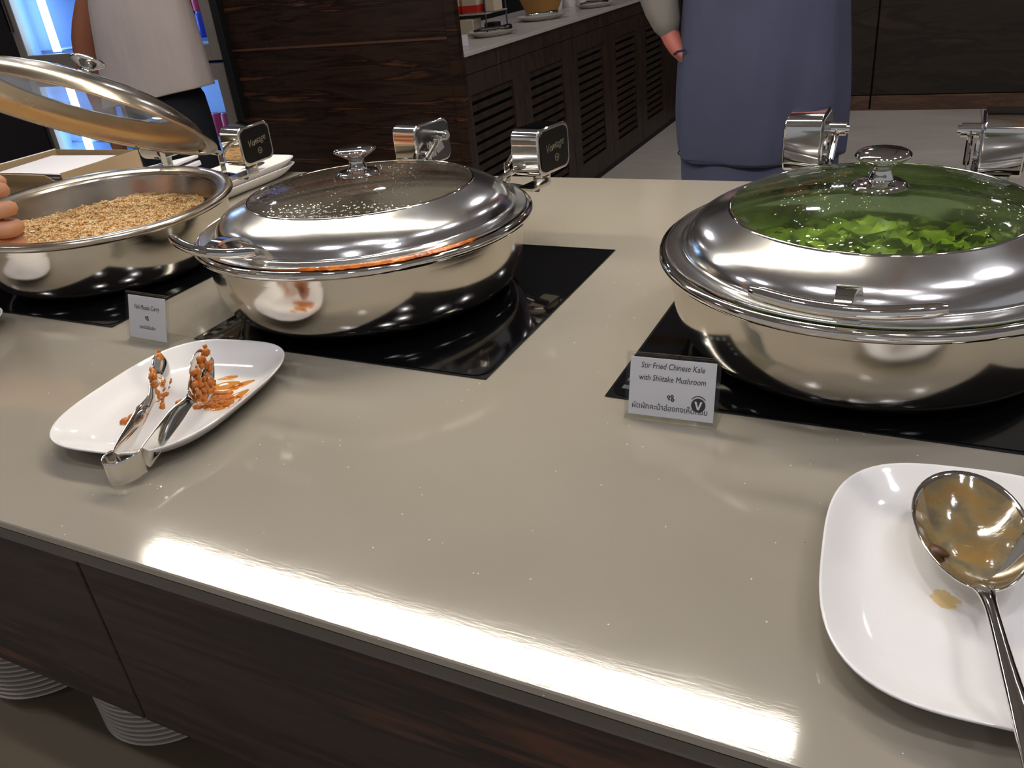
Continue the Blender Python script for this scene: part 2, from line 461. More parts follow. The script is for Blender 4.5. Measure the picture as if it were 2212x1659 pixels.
# ------------------------------------------------------------------ buffet island
bi = empty('buffet_counter', (0, .329, -.02))
tag(bi, 'long island buffet counter with a grey beige top and dark rosewood front', 'counter')
CX0, CX1, CY0, CY1 = -3.6, 1.9, .329, 1.529
top = B().add(box(CX0, CX1, 0, CY1 - CY0, .0115, .02, .0012)).build('worktop', COUNTER, bi)
B().add(box(CX0, CX1, .0008, CY1 - CY0, .0005, .0108)).build('worktop_edge', EDGE2, bi)
sx = [-3.6, -2.51, -1.89, -1.27, -.652, -.03, .59, 1.21, 1.9]
for a_, b_ in zip(sx[:-1], sx[1:]):
    bevel(B().add(box(a_ + .0012, b_ - .0012, .008, .028, -.22, -.006)).build('front_panel', ROSE_F, bi), .0012, 1)
B().add(box(CX0, CX1, .0035, .03, -.0062, -.002)).build('front_trim', DARKS, bi)
B().add(box(CX0 + .02, CX1 - .02, .03, 1.19, -.225, -.006)).build('drawer_case', BLACK, bi)
B().add(box(CX0 + .02, CX1 - .02, -.20, 1.1, -.475, -.445, .003)).build('lower_shelf', M('shelf_board', lin(122, 108, 88), .5).m, bi)
B().add(box(CX0 + .05, CX1 - .05, .45, 1.15, -.88, -.475)).build('plinth', ROSE, bi)

# ------------------------------------------------------------------ pendant lamp over the buffet and ceiling spots
pl = empty('pendant_lamp', (-.985, 1.168, 1.0)); tag(pl, 'long linear lamp hanging above the row of chafing dishes', 'lamp')
B().add(box(-.88, .88, -.036, .036, 0, .004)).build('diffuser', LAMP, pl)
bevel(B().add(box(-.9, .9, -.075, .075, .005, .06)).build('housing', DARKM, pl), .004, 2)
for x in (-.7, .7): B().add(tube([(x, 0, .05), (x, 0, 1.1)], .003, 8)).build('hanging_rod', DARKS, pl)

def downlight(x, y, label):
    o = empty('ceiling_spotlight', (x, y, 2.06)); tag(o, label, 'lamp', 'ceiling spotlights')
    B().add(lathe([(0, .0), (.070, .0), (.070, .012), (0, .012)], 20)).build('lamp_lens', SPOT, o)
    B().add(lathe([(.071, -.004), (.088, -.002), (.088, .03), (.071, .03)], 24, True)).build('trim_ring', CHROME, o, True)
for x, cn in ((-4.6, 'far left'), (-2.7, 'left'), (-.75, 'middle'), (1.15, 'right')):
    for y, rn_ in ((-.4, 'before the buffet'), (1.75, 'over the back of the buffet'), (3.9, 'over the side counter end'), (6.3, 'beside the far panels')):
        if (x, y) != (-2.7, 6.3): downlight(x, y, 'ceiling spotlight %s in the %s row' % (rn_, cn))
for x, y, k in ((.45, .1, 'nearer'), (-.1, .15, 'left'), (.9, 1.0, 'far right'), (.3, -1.6, 'rear')): downlight(x, y, 'extra %s ceiling spotlight near the kale dish' % k)

# ------------------------------------------------------------------ induction hobs
def hob(x0, label):
    o = empty('induction_hob', (x0, .700, 0)); tag(o, label, 'hob')
    W, D = .4405, .429
    fr = prism([(0, 0), (W, 0), (W, D), (0, D)], .0002, .0016)
    B().add(fr).build('steel_frame', FRAME, o)
    ol = [(x + W / 2, y + D / 2) for x, y in rrect(W / 2 - .003, D / 2 - .003, .018, 6)]
    B().add(prism(ol, .0016, .0024)).build('glass_top', GLASSB, o)
    mk = B()
    for i in range(4): mk.add(prism([(.012, .018 + i * .017), (.022, .018 + i * .017), (.022, .026 + i * .017), (.012, .026 + i * .017)], .0024, .0026))
    for x in (.035, .052, .069): mk.add(lathe([(0, .0026), (.0032, .0026), (.0032, .0024)], 10), Matrix.Translation((x, .016, 0)))
    mk.build('touch_marks', HOBMARK, o); return o
hob(-1.4545, 'black glass hob under the open rice dish')
hob(-.855, 'black glass hob under the chafing dish in the middle')
hob(-.275, 'black glass hob under the chafing dish of green kale')

# ------------------------------------------------------------------ chafing dishes
OUT = [(0, .0015), (.13, .0015), (.155, .0022), (.173, .0050), (.187, .0120), (.197, .0245), (.2035, .042), (.2070, .062), (.2080, .088)]
def chafer(loc, rz, scale, label, glass, lid_angle, tilt=(0, 0)):
    root = empty('chafing_dish', loc); root.rotation_euler = (tilt[0], tilt[1], rz); root.scale = (scale, scale, 1)
    tag(root, label, 'chafing dish')
    p = smooth_prof(OUT, 3) + [(.2105, .0885), (.211, .1015), (.204, .1025), (.1985, .088), (.19, .06), (.176, .034), (.156, .02), (.13, .012), (0, .010)]
    fixn(B().add(lathe(p, 96)).build('bowl', STEEL_BR, root, True, auto=35))
    # inner pan with wide flange
    pan = [(0, .0215), (.135, .0225), (.158, .03), (.174, .046), (.184, .068), (.189, .092), (.192, .104), (.198, .1075), (.208, .110), (.2165, .1105), (.2205, .1085), (.222, .1045), (.2205, .1005), (.217, .0985), (.2165, .1015), (.212, .1045), (.2, .1035), (.19, .1005), (.187, .092), (.182, .068), (.172, .045), (.156, .028), (.13, .0205), (0, .0195)]
    fixn(B().add(lathe(pan, 96)).build('food_pan', STEEL_IN if lid_angle else STEEL, root, True, auto=50))
    # lid, origin at the hinge axis
    HY, HZ = .252, .148
    lid = empty('lid', (0, HY, HZ), 0, root); lid.rotation_euler = (-lid_angle, 0, 0)
    off = Matrix.Translation((0, -HY, -HZ))
    dome = smooth_prof([(.2125, .1128), (.2120, .1135), (.2040, .1140), (.1975, .1142), (.1948, .1160), (.1928, .1200), (.1890, .1265), (.1830, .1328), (.1750, .1378), (.1650, .1425), (.1550, .1467), (.146, .1505)], 3)
    inner = [(r - .0008, z - .0014) for r, z in reversed(dome)]
    rim_p = [(.2125, .1118), (.2145, .1122), (.2140, .1134)]
    fixn(B().add(lathe(rim_p + dome + inner, 112, True), off).build('lid_shell', STEEL_LID if not lid_angle else STEEL_IN, lid, True, auto=50))
    gp = smooth_prof([(.147, .1500), (.125, .1570), (.09, .1640), (.045, .1685), (.0, .1697)], 3)
    fixn(B().add(lathe(gp + [(r, z - .003) for r, z in reversed(gp)], 96), off).build('glass_window', glass, lid, True, auto=60))
    fixn(B().add(lathe([(.1450, .1502), (.1458, .1511), (.1476, .1511), (.1486, .1497), (.147, .1478), (.1452, .1482)], 96, True), off).build('glass_rim', CHROME if not lid_angle else DARKS, lid, True, auto=60))
    kn = smooth_prof([(.0, .1690), (.0255, .1690), (.027, .1705), (.0235, .1735), (.0135, .1755), (.0115, .1795), (.0095, .1850), (.0100, .1885), (.0128, .1905), (.0205, .1950), (.0262, .1990), (.0266, .2015), (.0225, .2045), (.012, .2065), (0, .2072)], 3)
    kn = [(r, z - .0012) for r, z in kn]
    fixn(B().add(lathe(kn, 40), off).build('knob', CHROME, lid, True, auto=50))
    if not lid_angle or True:
        hb = B(); zb, rb = .1415, .25
        arc = [Vector((s * .075, -rb + .014 * s * s, zb + .004 * s * s)) for s in [i / 8 - 1 for i in range(17)]]
        hb.add(tube([a - Vector((0, 0, 0)) for a in arc], [.0045] + [.0062] * 15 + [.0045], 12), off)
        sp_ = interp([(0, -.187, .120), (0, -.190, .130), (0, -.200, .141), (0, -.218, .1465), (0, -.236, .1455), (0, -rb + .002, zb)], 3)
        vs = []; fs = []
        for k_, q in enumerate(sp_):
            w_ = .013 - .008 * (k_ / len(sp_)); tt = (sp_[min(k_ + 1, len(sp_) - 1)] - sp_[max(k_ - 1, 0)]).normalized(); nn = Vector((0, -tt.z, tt.y)) * .0016
            vs += [q + Vector((-w_, 0, 0)) + nn, q + Vector((w_, 0, 0)) + nn, q + Vector((w_, 0, 0)) - nn, q + Vector((-w_, 0, 0)) - nn]
        for k_ in range(len(sp_) - 1):
            for a_ in range(4): fs.append((k_ * 4 + a_, k_ * 4 + (a_ + 1) % 4, k_ * 4 + 4 + (a_ + 1) % 4, k_ * 4 + 4 + a_))
        hb.add((vs, fs), off)
        hb.build('handle', CHROME, lid, True, auto=50)
    # lug joining the lid to the hinges
    for s in (-1, 1):
        lg = B().add(box(s * .088 - .0012, s * .088 + .0012, -.012, .006, -.02, .006)).add(
            tube([(s * .088, -.004, .004), (s * .088, -.012, -.024), (s * .082, -.075, -.034)], .0045, 8))
        lg.build('lid_lug', CHROME, lid)
    for s in (-1, 1):
        hg = empty('hinge', (s * .113, HY + .005, HZ + .001), 0, root)
        pr = rrect(.042, .034, .014, 5)          # profile in (y, z)
        def ext(x0, x1, k=1.0):
            n = len(pr); vs = [(x0, y * k, z * k) for y, z in pr] + [(x1, y * k, z * k) for y, z in pr]
            return vs, [tuple(range(n - 1, -1, -1)), tuple(range(n, 2 * n))] + [(i, (i + 1) % n, n + (i + 1) % n, n + i) for i in range(n)]
        fixn(bevel(B().add(ext(-.023, .023)).build('hinge_housing', CHROME, hg, True, auto=40), .002, 2))
        fixn(B().add(ext(s * .0232, s * .0242, .86)).build('badge_plate', DARKM, hg))
        fixn(B().add(ext(-s * .0232, -s * .0252, .9)).build('inner_plate', DARKS, hg))
        ax = B().add(tube([(-s * .024, .004, .012), (-s * .047, .004, .012)], .0085, 14)).add(tube([(-s * .047, .004, .012), (-s * .051, .004, .012)], .0055, 10))
        ax.add(tube([(-s * .024, -.026, -.012), (-s * .030, -.026, -.012)], .0048, 10))
        ax.build('hinge_axle', CHROME, hg, True, auto=50)
        lv = B().add(box(-s * .036 - .001, -s * .036 + .001, -.012, .006, -.012, .014, .0004), Matrix.Rotation(.35, 4, 'X'))
        lv.add(box(-s * .036 - .001, -s * .036 + .001, -.044, -.032, -.052, -.014, .0004))
        lv.add(tube([(-s * .036, .002, .008), (-s * .036, -.036, -.018)], .0035, 6))
        lv.build('hinge_lever', CHROME, hg)
        brk = B().add(box(-.014, .014, -.004, .000, -.05, -.03)).add(box(-.014, .014, -.048, .0, -.053, -.049))
        brk.build('hinge_bracket', STEEL, hg)
        if s > 0:
            mt = Matrix.Translation((.0244, 0, 0)) @ Matrix.Rotation(pi / 2, 4, 'Z') @ Matrix.Rotation(pi / 2, 4, 'X')
            text('Ventage', .017, ENGR, hg, mt @ Matrix.Translation((.0, .005, 0)) @ Matrix.Rotation(.12, 4, 'Z'), .35, name='emblem', xs=.9)
            e = B().add(lathe([(.0042, 0), (.0056, 0), (.0056, .0004), (.0042, .0004)], 18, True)).add(lathe([(0, .0004), (.002, .0004)], 8))
            e.add(tube([(-.012, .012, 0), (-.007, .017, 0), (-.001, .018, 0), (.004, .015, 0)], .0006, 6), Matrix.Translation((0, 0, 0)))
            o = e.build('emblem_ring', ENGR, hg); o.matrix_local = mt @ Matrix.Translation((.004, -.013, 0))
    # rear stand carrying the hinges
    st = B().add(tube([(-.125, .225, .095), (-.07, .238, .094), (0, .243, .094), (.07, .238, .094), (.125, .225, .095)], .004, 8))
    for s in (-1, 1): st.add(tube([(s * .07, .238, .094), (s * .068, .205, .094)], .004, 8))
    st.build('rear_bar', DARKS, root)
    return root

ch3 = chafer((-.048, .905, .003), radians(-1.2), .994, 'round chafing dish with closed glass lid over green kale', GLASS_B, 0, (.026, .011))
ch2 = chafer((-.693, .902, .003), radians(-9), 1.04, 'closed round chafing dish with orange curry on its rim', GLASS_A, 0, (-.015, 0))
ch1 = chafer((-1.234, .908, .006), radians(-1), .96, 'round chafing dish of rice with its lid raised', GLASS_C, radians(30), (.017, .041))

# ------------------------------------------------------------------ the food
def rice_surface(x, y):
    r = math.hypot(x, y)
    h = .088 - .42 * r * r + .006 * noise.noise(Vector((x * 70, y * 70, 9))) + .008 * noise.noise(Vector((x * 18, y * 18, 3))) + .010 * math.exp(-((x + .04) ** 2 + (y - .03) ** 2) / .008)
    h += .006 * math.exp(-((x - .02) ** 2 + (y + .02) ** 2) / .01)
    h -= .026 * math.exp(-((x + .10) ** 2 + (y - .05) ** 2) / .0022)
    return h
def rice():
    b = B(); rn = random.Random(3)
    # bed
    vs = []; fs = []; NR, NA = 22, 56; R = .172
    for i in range(NR + 1):
        for k in range(NA):
            r = R * i / NR; a = 2 * pi * k / NA; x, y = r * cos(a), r * sin(a)
            vs.append((x, y, rice_surface(x, y) - .0008))
    for i in range(NR):
        for k in range(NA): fs.append((i * NA + k, (i + 1) * NA + k, (i + 1) * NA + (k + 1) % NA, i * NA + (k + 1) % NA))
    b.add((vs, fs))
    for _ in range(15000):
        r = R * math.sqrt(rn.random()); a = rn.random() * 2 * pi; x, y = r * cos(a), r * sin(a)
        z = rice_surface(x, y) + rn.uniform(-.0015, .0025)
        L_, w = rn.uniform(.0028, .0044), rn.uniform(.0013, .0020)
        mt = Matrix.Translation((x, y, z)) @ Matrix.Rotation(rn.random() * pi * 2, 4, 'Z') @ Matrix.Rotation(rn.uniform(-.7, .7), 4, 'Y')
        b.add(([(L_, 0, 0), (-L_, 0, 0), (0, w, 0), (0, -w, 0), (0, 0, w), (0, 0, -w)], [(0, 2, 4), (0, 4, 3), (0, 3, 5), (0, 5, 2), (1, 4, 2), (1, 3, 4), (1, 5, 3), (1, 2, 5)]), mt)
    o = b.build('fried_rice', RICE, None, True); o.location = (-1.245, .905, .0)
    tag(o, 'heap of golden fried rice in the open chafing dish', 'rice', kind='stuff')
rice()

def kale():
    b = B(); rn = random.Random(5)
    for _ in range(420):
        r = .145 * math.sqrt(rn.random()); a = rn.random() * 2 * pi; x, y = r * cos(a), r * sin(a)
        z = .092 - .9 * r * r + rn.uniform(-.012, .012)
        l_, w = rn.uniform(.014, .032), rn.uniform(.006, .014); c = rn.uniform(-14, 14)
        vs = []; fs = []
        for i in range(6):
            u = i / 5 * 2 - 1; ww = w * math.sqrt(max(0, 1 - u * u * .96))
            for j in range(4):
                t = j / 3 * 2 - 1
                vs.append((u * l_, t * ww, c * (u * l_) ** 2 + .004 * sin(5 * u + 4 * t + c)))
        for i in range(5):
            for j in range(3): fs.append((i * 4 + j, i * 4 + j + 1, (i + 1) * 4 + j + 1, (i + 1) * 4 + j))
        b.add((vs, fs), Matrix.Translation((x, y, z)) @ Matrix.Rotation(rn.random() * 6.3, 4, 'Z') @ Matrix.Rotation(rn.uniform(-1.1, 1.1), 4, 'X'))
    b.add(lathe([(0, .062), (.15, .058), (.168, .045), (0, .04)], 40))
    o = b.build('stir_fried_kale', KALE, None, True); o.location = (-.048, .905, 0)
    tag(o, 'bright green stir fried kale leaves seen through the glass lid', 'vegetables', kind='stuff')
kale()

def curry():
    rn = random.Random(9); vs = []; fs = []; NR, NA = 16, 48; R = .176
    for i in range(NR + 1):
        for k in range(NA):
            r = R * i / NR; a = 2 * pi * k / NA; x, y = r * cos(a), r * sin(a)
            vs.append((x, y, .062 + .010 * noise.noise(Vector((x * 25, y * 25, 1)))))
    for i in range(NR):
        for k in range(NA): fs.append((i * NA + k, (i + 1) * NA + k, (i + 1) * NA + (k + 1) % NA, i * NA + (k + 1) % NA))
    b = B().add((vs, fs))
    for _ in range(40):
        r = .14 * math.sqrt(rn.random()); a = rn.random() * 6.3; s = rn.uniform(.010, .02)
        b.add(lathe([(0, -s * .6), (s * .8, -s * .3), (s, 0), (s * .7, s * .4), (0, s * .55)], 9), Matrix.Translation((r * cos(a), r * sin(a), .068)) @ Matrix.Rotation(rn.random() * 3, 4, 'X'))
    o = b.build('fish_curry', CURRY, None, True); o.location = (-.693, .902, 0)
    tag(o, 'orange fish curry inside the middle chafing dish', 'curry', kind='stuff')
    # smear along the flange, front right
    b = B(); vs = []; fs = []; n = 60
    for i in range(n + 1):
        a = radians(-66 + 56 * i / n); w = .0075 * sin(pi * i / n) ** .6 * (.7 + .6 * abs(noise.noise(Vector((i * .35, 0, 0)))))
        rm = .2150
        for j in range(4):
            r = rm + w * (j / 3 * 2 - 1) * .8; z = .1118 + (.0026 if j in (1, 2) else -.0006) + .0015 * noise.noise(Vector((i * .6, j, 2)))
            vs.append((r * cos(a), r * sin(a), z))
    for i in range(n):
        for j in range(3): fs.append((i * 4 + j, (i + 1) * 4 + j, (i + 1) * 4 + j + 1, i * 4 + j + 1))
    o = new('sauce_smear', vs, fs, CURRY, ch2, True)
curry()

# ------------------------------------------------------------------ plates
def plate_mesh(hx=.0965, hy=.1265, p=3.1):
    n = 96
    prof = [(0, .0065), (.35, .0065), (.62, .0068), (.72, .0080), (.80, .0115), (.88, .0170), (.95, .0222), (.985, .0248), (1.0, .0256), (1.006, .0248), (1.0, .0232), (.975, .0205), (.90, .0130), (.80, .0055), (.74, .0022), (.70, .0005), (.66, .0010), (.60, .0030), (0, .0030)]
    vs = []; fs = []
    for t, z in prof:
        pp = p if t > .5 else 2.6
        for x, y in superell(hx * max(t, .001), hy * max(t, .001), pp, n): vs.append((x, y, z))
    for j in range(len(prof) - 1):
        for i in range(n): fs.append((j * n + i, j * n + (i + 1) % n, (j + 1) * n + (i + 1) % n, (j + 1) * n + i))
    return vs, fs
def plate(loc, rz, label, group=None):
    o = new('rectangular_plate', *plate_mesh(), PORC, None, True); fixn(o); o.location = loc; o.rotation_euler = (0, 0, rz)
    return tag(o, label, 'plate', group)
plL = plate((-.722, .546, 0), radians(7), 'white rounded plate with curry smears under the tongs')
plR = plate((.0600, .500, 0), radians(4), 'white rounded plate under the large serving spoon')
plX = plate((-1.252, .548, 0), radians(2), 'white rounded plate cut by the left edge before the rice dish')

def blob(cx, cy, hx, hy, z, rz=0.0, seed=0, h=.0012, amp=.35, n=26):
    vs = [(0, 0, h)]; fs = []
    for ring, (t, hh) in enumerate(((.55, h), (.85, h * .7), (1.0, 0))):
        for i in range(n):
            a = 2 * pi * i / n; k = 1 + amp * noise.noise(Vector((cos(a) * 2.2 + seed, sin(a) * 2.2, seed * .7))) + amp * .5 * noise.noise(Vector((cos(a) * 6 + seed, sin(a) * 6, seed)))
            vs.append((hx * t * k * cos(a), hy * t * k * sin(a), hh))
    for i in range(n): fs.append((0, 1 + i, 1 + (i + 1) % n))
    for r in range(2):
        for i in range(n): fs.append((1 + r * n + i, 1 + (r + 1) * n + i, 1 + (r + 1) * n + (i + 1) % n, 1 + r * n + (i + 1) % n))
    m_ = Matrix.Translation((cx, cy, z)) @ Matrix.Rotation(rz, 4, 'Z')
    return [tuple(m_ @ Vector(q)) for q in vs], fs
st = B()
for i, (x, y, hx, hy, rz) in enumerate([(.062, .030, .022, .008, 1.0), (.048, .052, .016, .006, .9), (.072, .008, .012, .006, 1.3), (.030, .045, .020, .012, .3), (.052, .000, .014, .008, .2), (.020, .064, .012, .005, .4), (.068, .062, .007, .003, 1.0)]):
    st.add(blob(x, y, hx, hy, .0072, rz, i * 3.1, .0006))
st.build('sauce_stain', STAIN, plL, True)
ch = B(); rn = random.Random(11)
for i in range(140):
    a = rn.random() * 6.3; r = rn.random() ** .7
    x, y = .036 + .040 * r * cos(a), .012 + .018 * r * sin(a) + .25 * .04 * r * cos(a)
    s = rn.uniform(.0014, .0042)
    ch.add(blob(x, y, s, s * rn.uniform(.6, 1), .0068, rn.random() * 3, i * 1.7, s * .8, .5, 10))
for i, (x, y, s) in enumerate([(-.036, -.020, .006), (-.024, -.043, .009), (-.018, -.050, .007), (-.030, -.036, .005), (-.033, -.047, .006)]):
    ch.add(blob(x, y, s, s * .8, .0068, i, i * 5.3, s * .9, .6, 12))
tag(ch.build('curry_crumbs', CHUNK, plL, True), kind='stuff')

# ------------------------------------------------------------------ tongs on the left plate
def sheet(stations, name, mat, parent, thick=.0014, cross=7):
    """stations: (centre, half-width vector, bulge vector)"""
    vs = []; fs = []
    for c, w, bl in stations:
        c, w, bl = Vector(c), Vector(w), Vector(bl)
        for j in range(cross):
            t = j / (cross - 1) * 2 - 1; vs.append(c + w * t + bl * (1 - t * t))
    for i in range(len(stations) - 1):
        for j in range(cross - 1): fs.append((i * cross + j, i * cross + j + 1, (i + 1) * cross + j + 1, (i + 1) * cross + j))
    o = new(name, vs, fs, mat, parent, True)
    sd = o.modifiers.new('solid', 'SOLIDIFY'); sd.thickness = thick; sd.offset = 0
    ss = o.modifiers.new('sub', 'SUBSURF'); ss.levels = 1; ss.render_levels = 1
    return o
TG = empty('serving_tongs', (-.655, .417, .007)); tag(TG, 'steel salad tongs with curry on both spoon heads, on plate', 'tongs')
def tong_arm(path, widths, leans, side):
    P_ = interp(path, 4); W_ = interp([(w, 0, 0) for w in widths], 4); Ln = interp([(l, 0, 0) for l in leans], 4)
    stt = []
    for i, p in enumerate(P_):
        t = (P_[min(i + 1, len(P_) - 1)] - P_[max(i - 1, 0)]).normalized()
        up = Vector((0, 0, 1)); nrm = t.cross(up).normalized() * side; up = nrm.cross(t) * side
        if up.z < 0: up = -up
        w = W_[i].x; le = Ln[i].x
        d = (up * cos(le) + nrm * sin(le)).normalized(); q = d.cross(t).normalized()
        if q.dot(nrm) < 0: q = -q
        stt.append((p, d * w, q * (w * .38 if i > len(P_) * .66 else w * .16)))
    return stt
# coordinates relative to the spring end
LP_ = [(-.016, .004, .014), (-.026, .030, .022), (-.040, .062, .029), (-.054, .088, .030), (-.064, .101, .030), (-.076, .118, .032), (-.088, .138, .037), (-.096, .152, .040)]
LWd = [.0125, .0095, .0075, .0055, .012, .0225, .020, .003]
RP_ = [(.012, .012, .014), (.006, .042, .022), (.000, .072, .029), (-.004, .094, .032), (-.009, .106, .033), (-.017, .124, .036), (-.028, .148, .042), (-.034, .164, .046)]
RWd = [.0125, .010, .0085, .0060, .014, .0285, .025, .004]
sheet(tong_arm(LP_, LWd, [0, -.3, -.5, -.4, -.1, 0, 0, 0], 1), 'left_arm', CHROME, TG)
sheet(tong_arm(RP_, RWd, [0, .3, .5, .4, .1, 0, 0, 0], -1), 'right_arm', CHROME, TG)
sp_pts = interp([(-.016, .004, .014), (-.018, -.006, .013), (-.011, -.014, .012), (.002, -.013, .012), (.011, -.001, .013), (.012, .012, .014)], 4)
sheet([(p, (0, 0, .0125), (0, 0, 0)) for p in sp_pts], 'spring_bow', CHROME, TG)
def smears(path, side, seed, n, spread):
    b = B(); rn = random.Random(seed); P_ = interp(path[4:], 4)
    for i in range(n):
        p = P_[rn.randrange(1, len(P_) - 3)]; s = rn.uniform(.0012, .0038)
        q = p + Vector((side * rn.uniform(.001, .0055), -side * .001, rn.uniform(-spread, spread)))
        vs = [(0, 0, -s)]; fs = []
        for r_, zz in ((.8, -.5), (1, .1), (.7, .6)):
            for k in range(7):
                a = 2 * pi * k / 7; w = 1 + .7 * noise.noise(Vector((cos(a) * 2 + i, sin(a) * 2, zz * 2 + i)))
                vs.append((s * r_ * w * cos(a), s * r_ * w * sin(a), s * zz * w))
        vs.append((0, 0, s * .8))
        for k in range(7):
            k2 = (k + 1) % 7; fs += [(0, 1 + k2, 1 + k), (1 + k, 1 + k2, 8 + k2, 8 + k), (8 + k, 8 + k2, 15 + k2, 15 + k), (15 + k, 15 + k2, 22)]
        b.add((vs, fs), Matrix.Translation(q) @ Matrix.Rotation(rn.random() * 3, 4, 'X') @ Matrix.Diagonal((.6, 1, 1.3, 1)))
    return b
tag(smears(LP_, 1, 4, 110, .019).build('curry_on_left_head', CHUNK, TG, True), kind='stuff')
tag(smears(RP_, 1, 8, 90, .022).build('curry_on_right_head', CHUNK, TG, True), kind='stuff')
TG.rotation_euler = (0, 0, 0)

# ------------------------------------------------------------------ serving spoon on the right plate
def spoon(name, neck, far, hw, depth, handle, mat, label, cat='spoon', nrm=Vector((0, 0, 1))):
    neck, far = Vector(neck), Vector(far); ax = (far - neck); L_ = ax.length; ax.normalize()
    side = ax.cross(nrm).normalized(); up = side.cross(ax).normalized()
    root = empty(name, tuple(neck)); tag(root, label, cat)
    vs = []; fs = []; NU, NV = 22, 14
    c = ax * (L_ / 2)
    for i in range(NU + 1):                 # polar grid, egg shaped
        rr = i / NU
        for k in range(48):
            a = 2 * pi * k / 48; u = cos(a) * rr; w = sin(a) * rr
            egg = 1 + .10 * u
            vs.append(c + ax * (u * L_ / 2) + side * (w * hw * egg) + up * (-depth * (1 - rr ** 2.3)))
    for i in range(NU):
        for k in range(48): fs.append((i * 48 + k, (i + 1) * 48 + k, (i + 1) * 48 + (k + 1) % 48, i * 48 + (k + 1) % 48))
    o = new('spoon_bowl', vs, fs, mat, root, True); sd = o.modifiers.new('s', 'SOLIDIFY'); sd.thickness = .0014; sd.offset = 0
    H = interp([Vector(h[0]) - neck for h in handle], 4); Wd = interp([(h[1], h[2], 0) for h in handle], 4); b = B(); vs = []; fs = []; n = 12
    for i, p in enumerate(H):
        t = (H[min(i + 1, len(H) - 1)] - H[max(i - 1, 0)]).normalized(); s_ = t.cross(Vector((0, 0, 1))).normalized(); u_ = s_.cross(t)
        for k in range(n):
            a = 2 * pi * k / n; vs.append(p + s_ * cos(a) * Wd[i].x + u_ * sin(a) * Wd[i].y)
    for i in range(len(H) - 1):
        for k in range(n): fs.append((i * n + k, i * n + (k + 1) % n, (i + 1) * n + (k + 1) % n, (i + 1) * n + k))
    fs.append(tuple(range(n - 1, -1, -1))); fs.append(tuple(range((len(H) - 1) * n, len(H) * n)))
    new('handle', vs, fs, mat, root, True)
    return root, c, ax, side, up, L_
spn, c_, ax_, sd_, up_, L_ = spoon('serving_spoon', (.0625, .472, .0345), (.047, .594, .0425), .0365, .019,
    [((.0610, .478, .033), .0075, .0015), ((.0635, .466, .0362), .0055, .0022), ((.0665, .445, .0385), .0042, .0026), ((.0740, .390, .0420), .0052, .0022), ((.0830, .330, .0480), .0080, .0016), ((.0900, .275, .0520), .0100, .0015)],
    STEEL, 'large steel serving spoon wet with brown sauce on white plate')
vs = []; fs = []
for i in range(13):
    rr = i / 12 * .95
    for k in range(40):
        a = 2 * pi * k / 40; u, w = cos(a) * rr * (1 + .06 * noise.noise(Vector((cos(a) * 2, sin(a) * 2, 4)))), sin(a) * rr
        vs.append(c_ + ax_ * (u * L_ / 2 - .001) + sd_ * (w * .0365) + up_ * (-.019 * (1 - rr ** 2.3) + .0026 * (1 - rr * .8)))
for i in range(12):
    for k in range(40): fs.append((i * 40 + k, (i + 1) * 40 + k, (i + 1) * 40 + (k + 1) % 40, i * 40 + (k + 1) % 40))
new('sauce_film', vs, fs, FILM, spn, True)
mq = B().add(lathe([(0, -.0012), (.006, -.0014), (.0088, 0), (.006, .0016), (0, .002)], 14), Matrix.Translation(c_ + ax_ * -.018 + sd_ * -.022 + up_ * -.0095) @ Matrix.Rotation(.3, 4, 'Y') @ Matrix.Diagonal((1, .55, 1, 1)))
mq.build('mushroom_bit', MUSH, spn, True)
B().add(blob(-.0175, -.010, .008, .009, .0072, .3, 4.4, .0004)).build('sauce_drip', clear('pale_sauce', (.97, .86, .62, 1), .08, (.7, .5, .2, 1), False, 1.4, .1), plR, True)

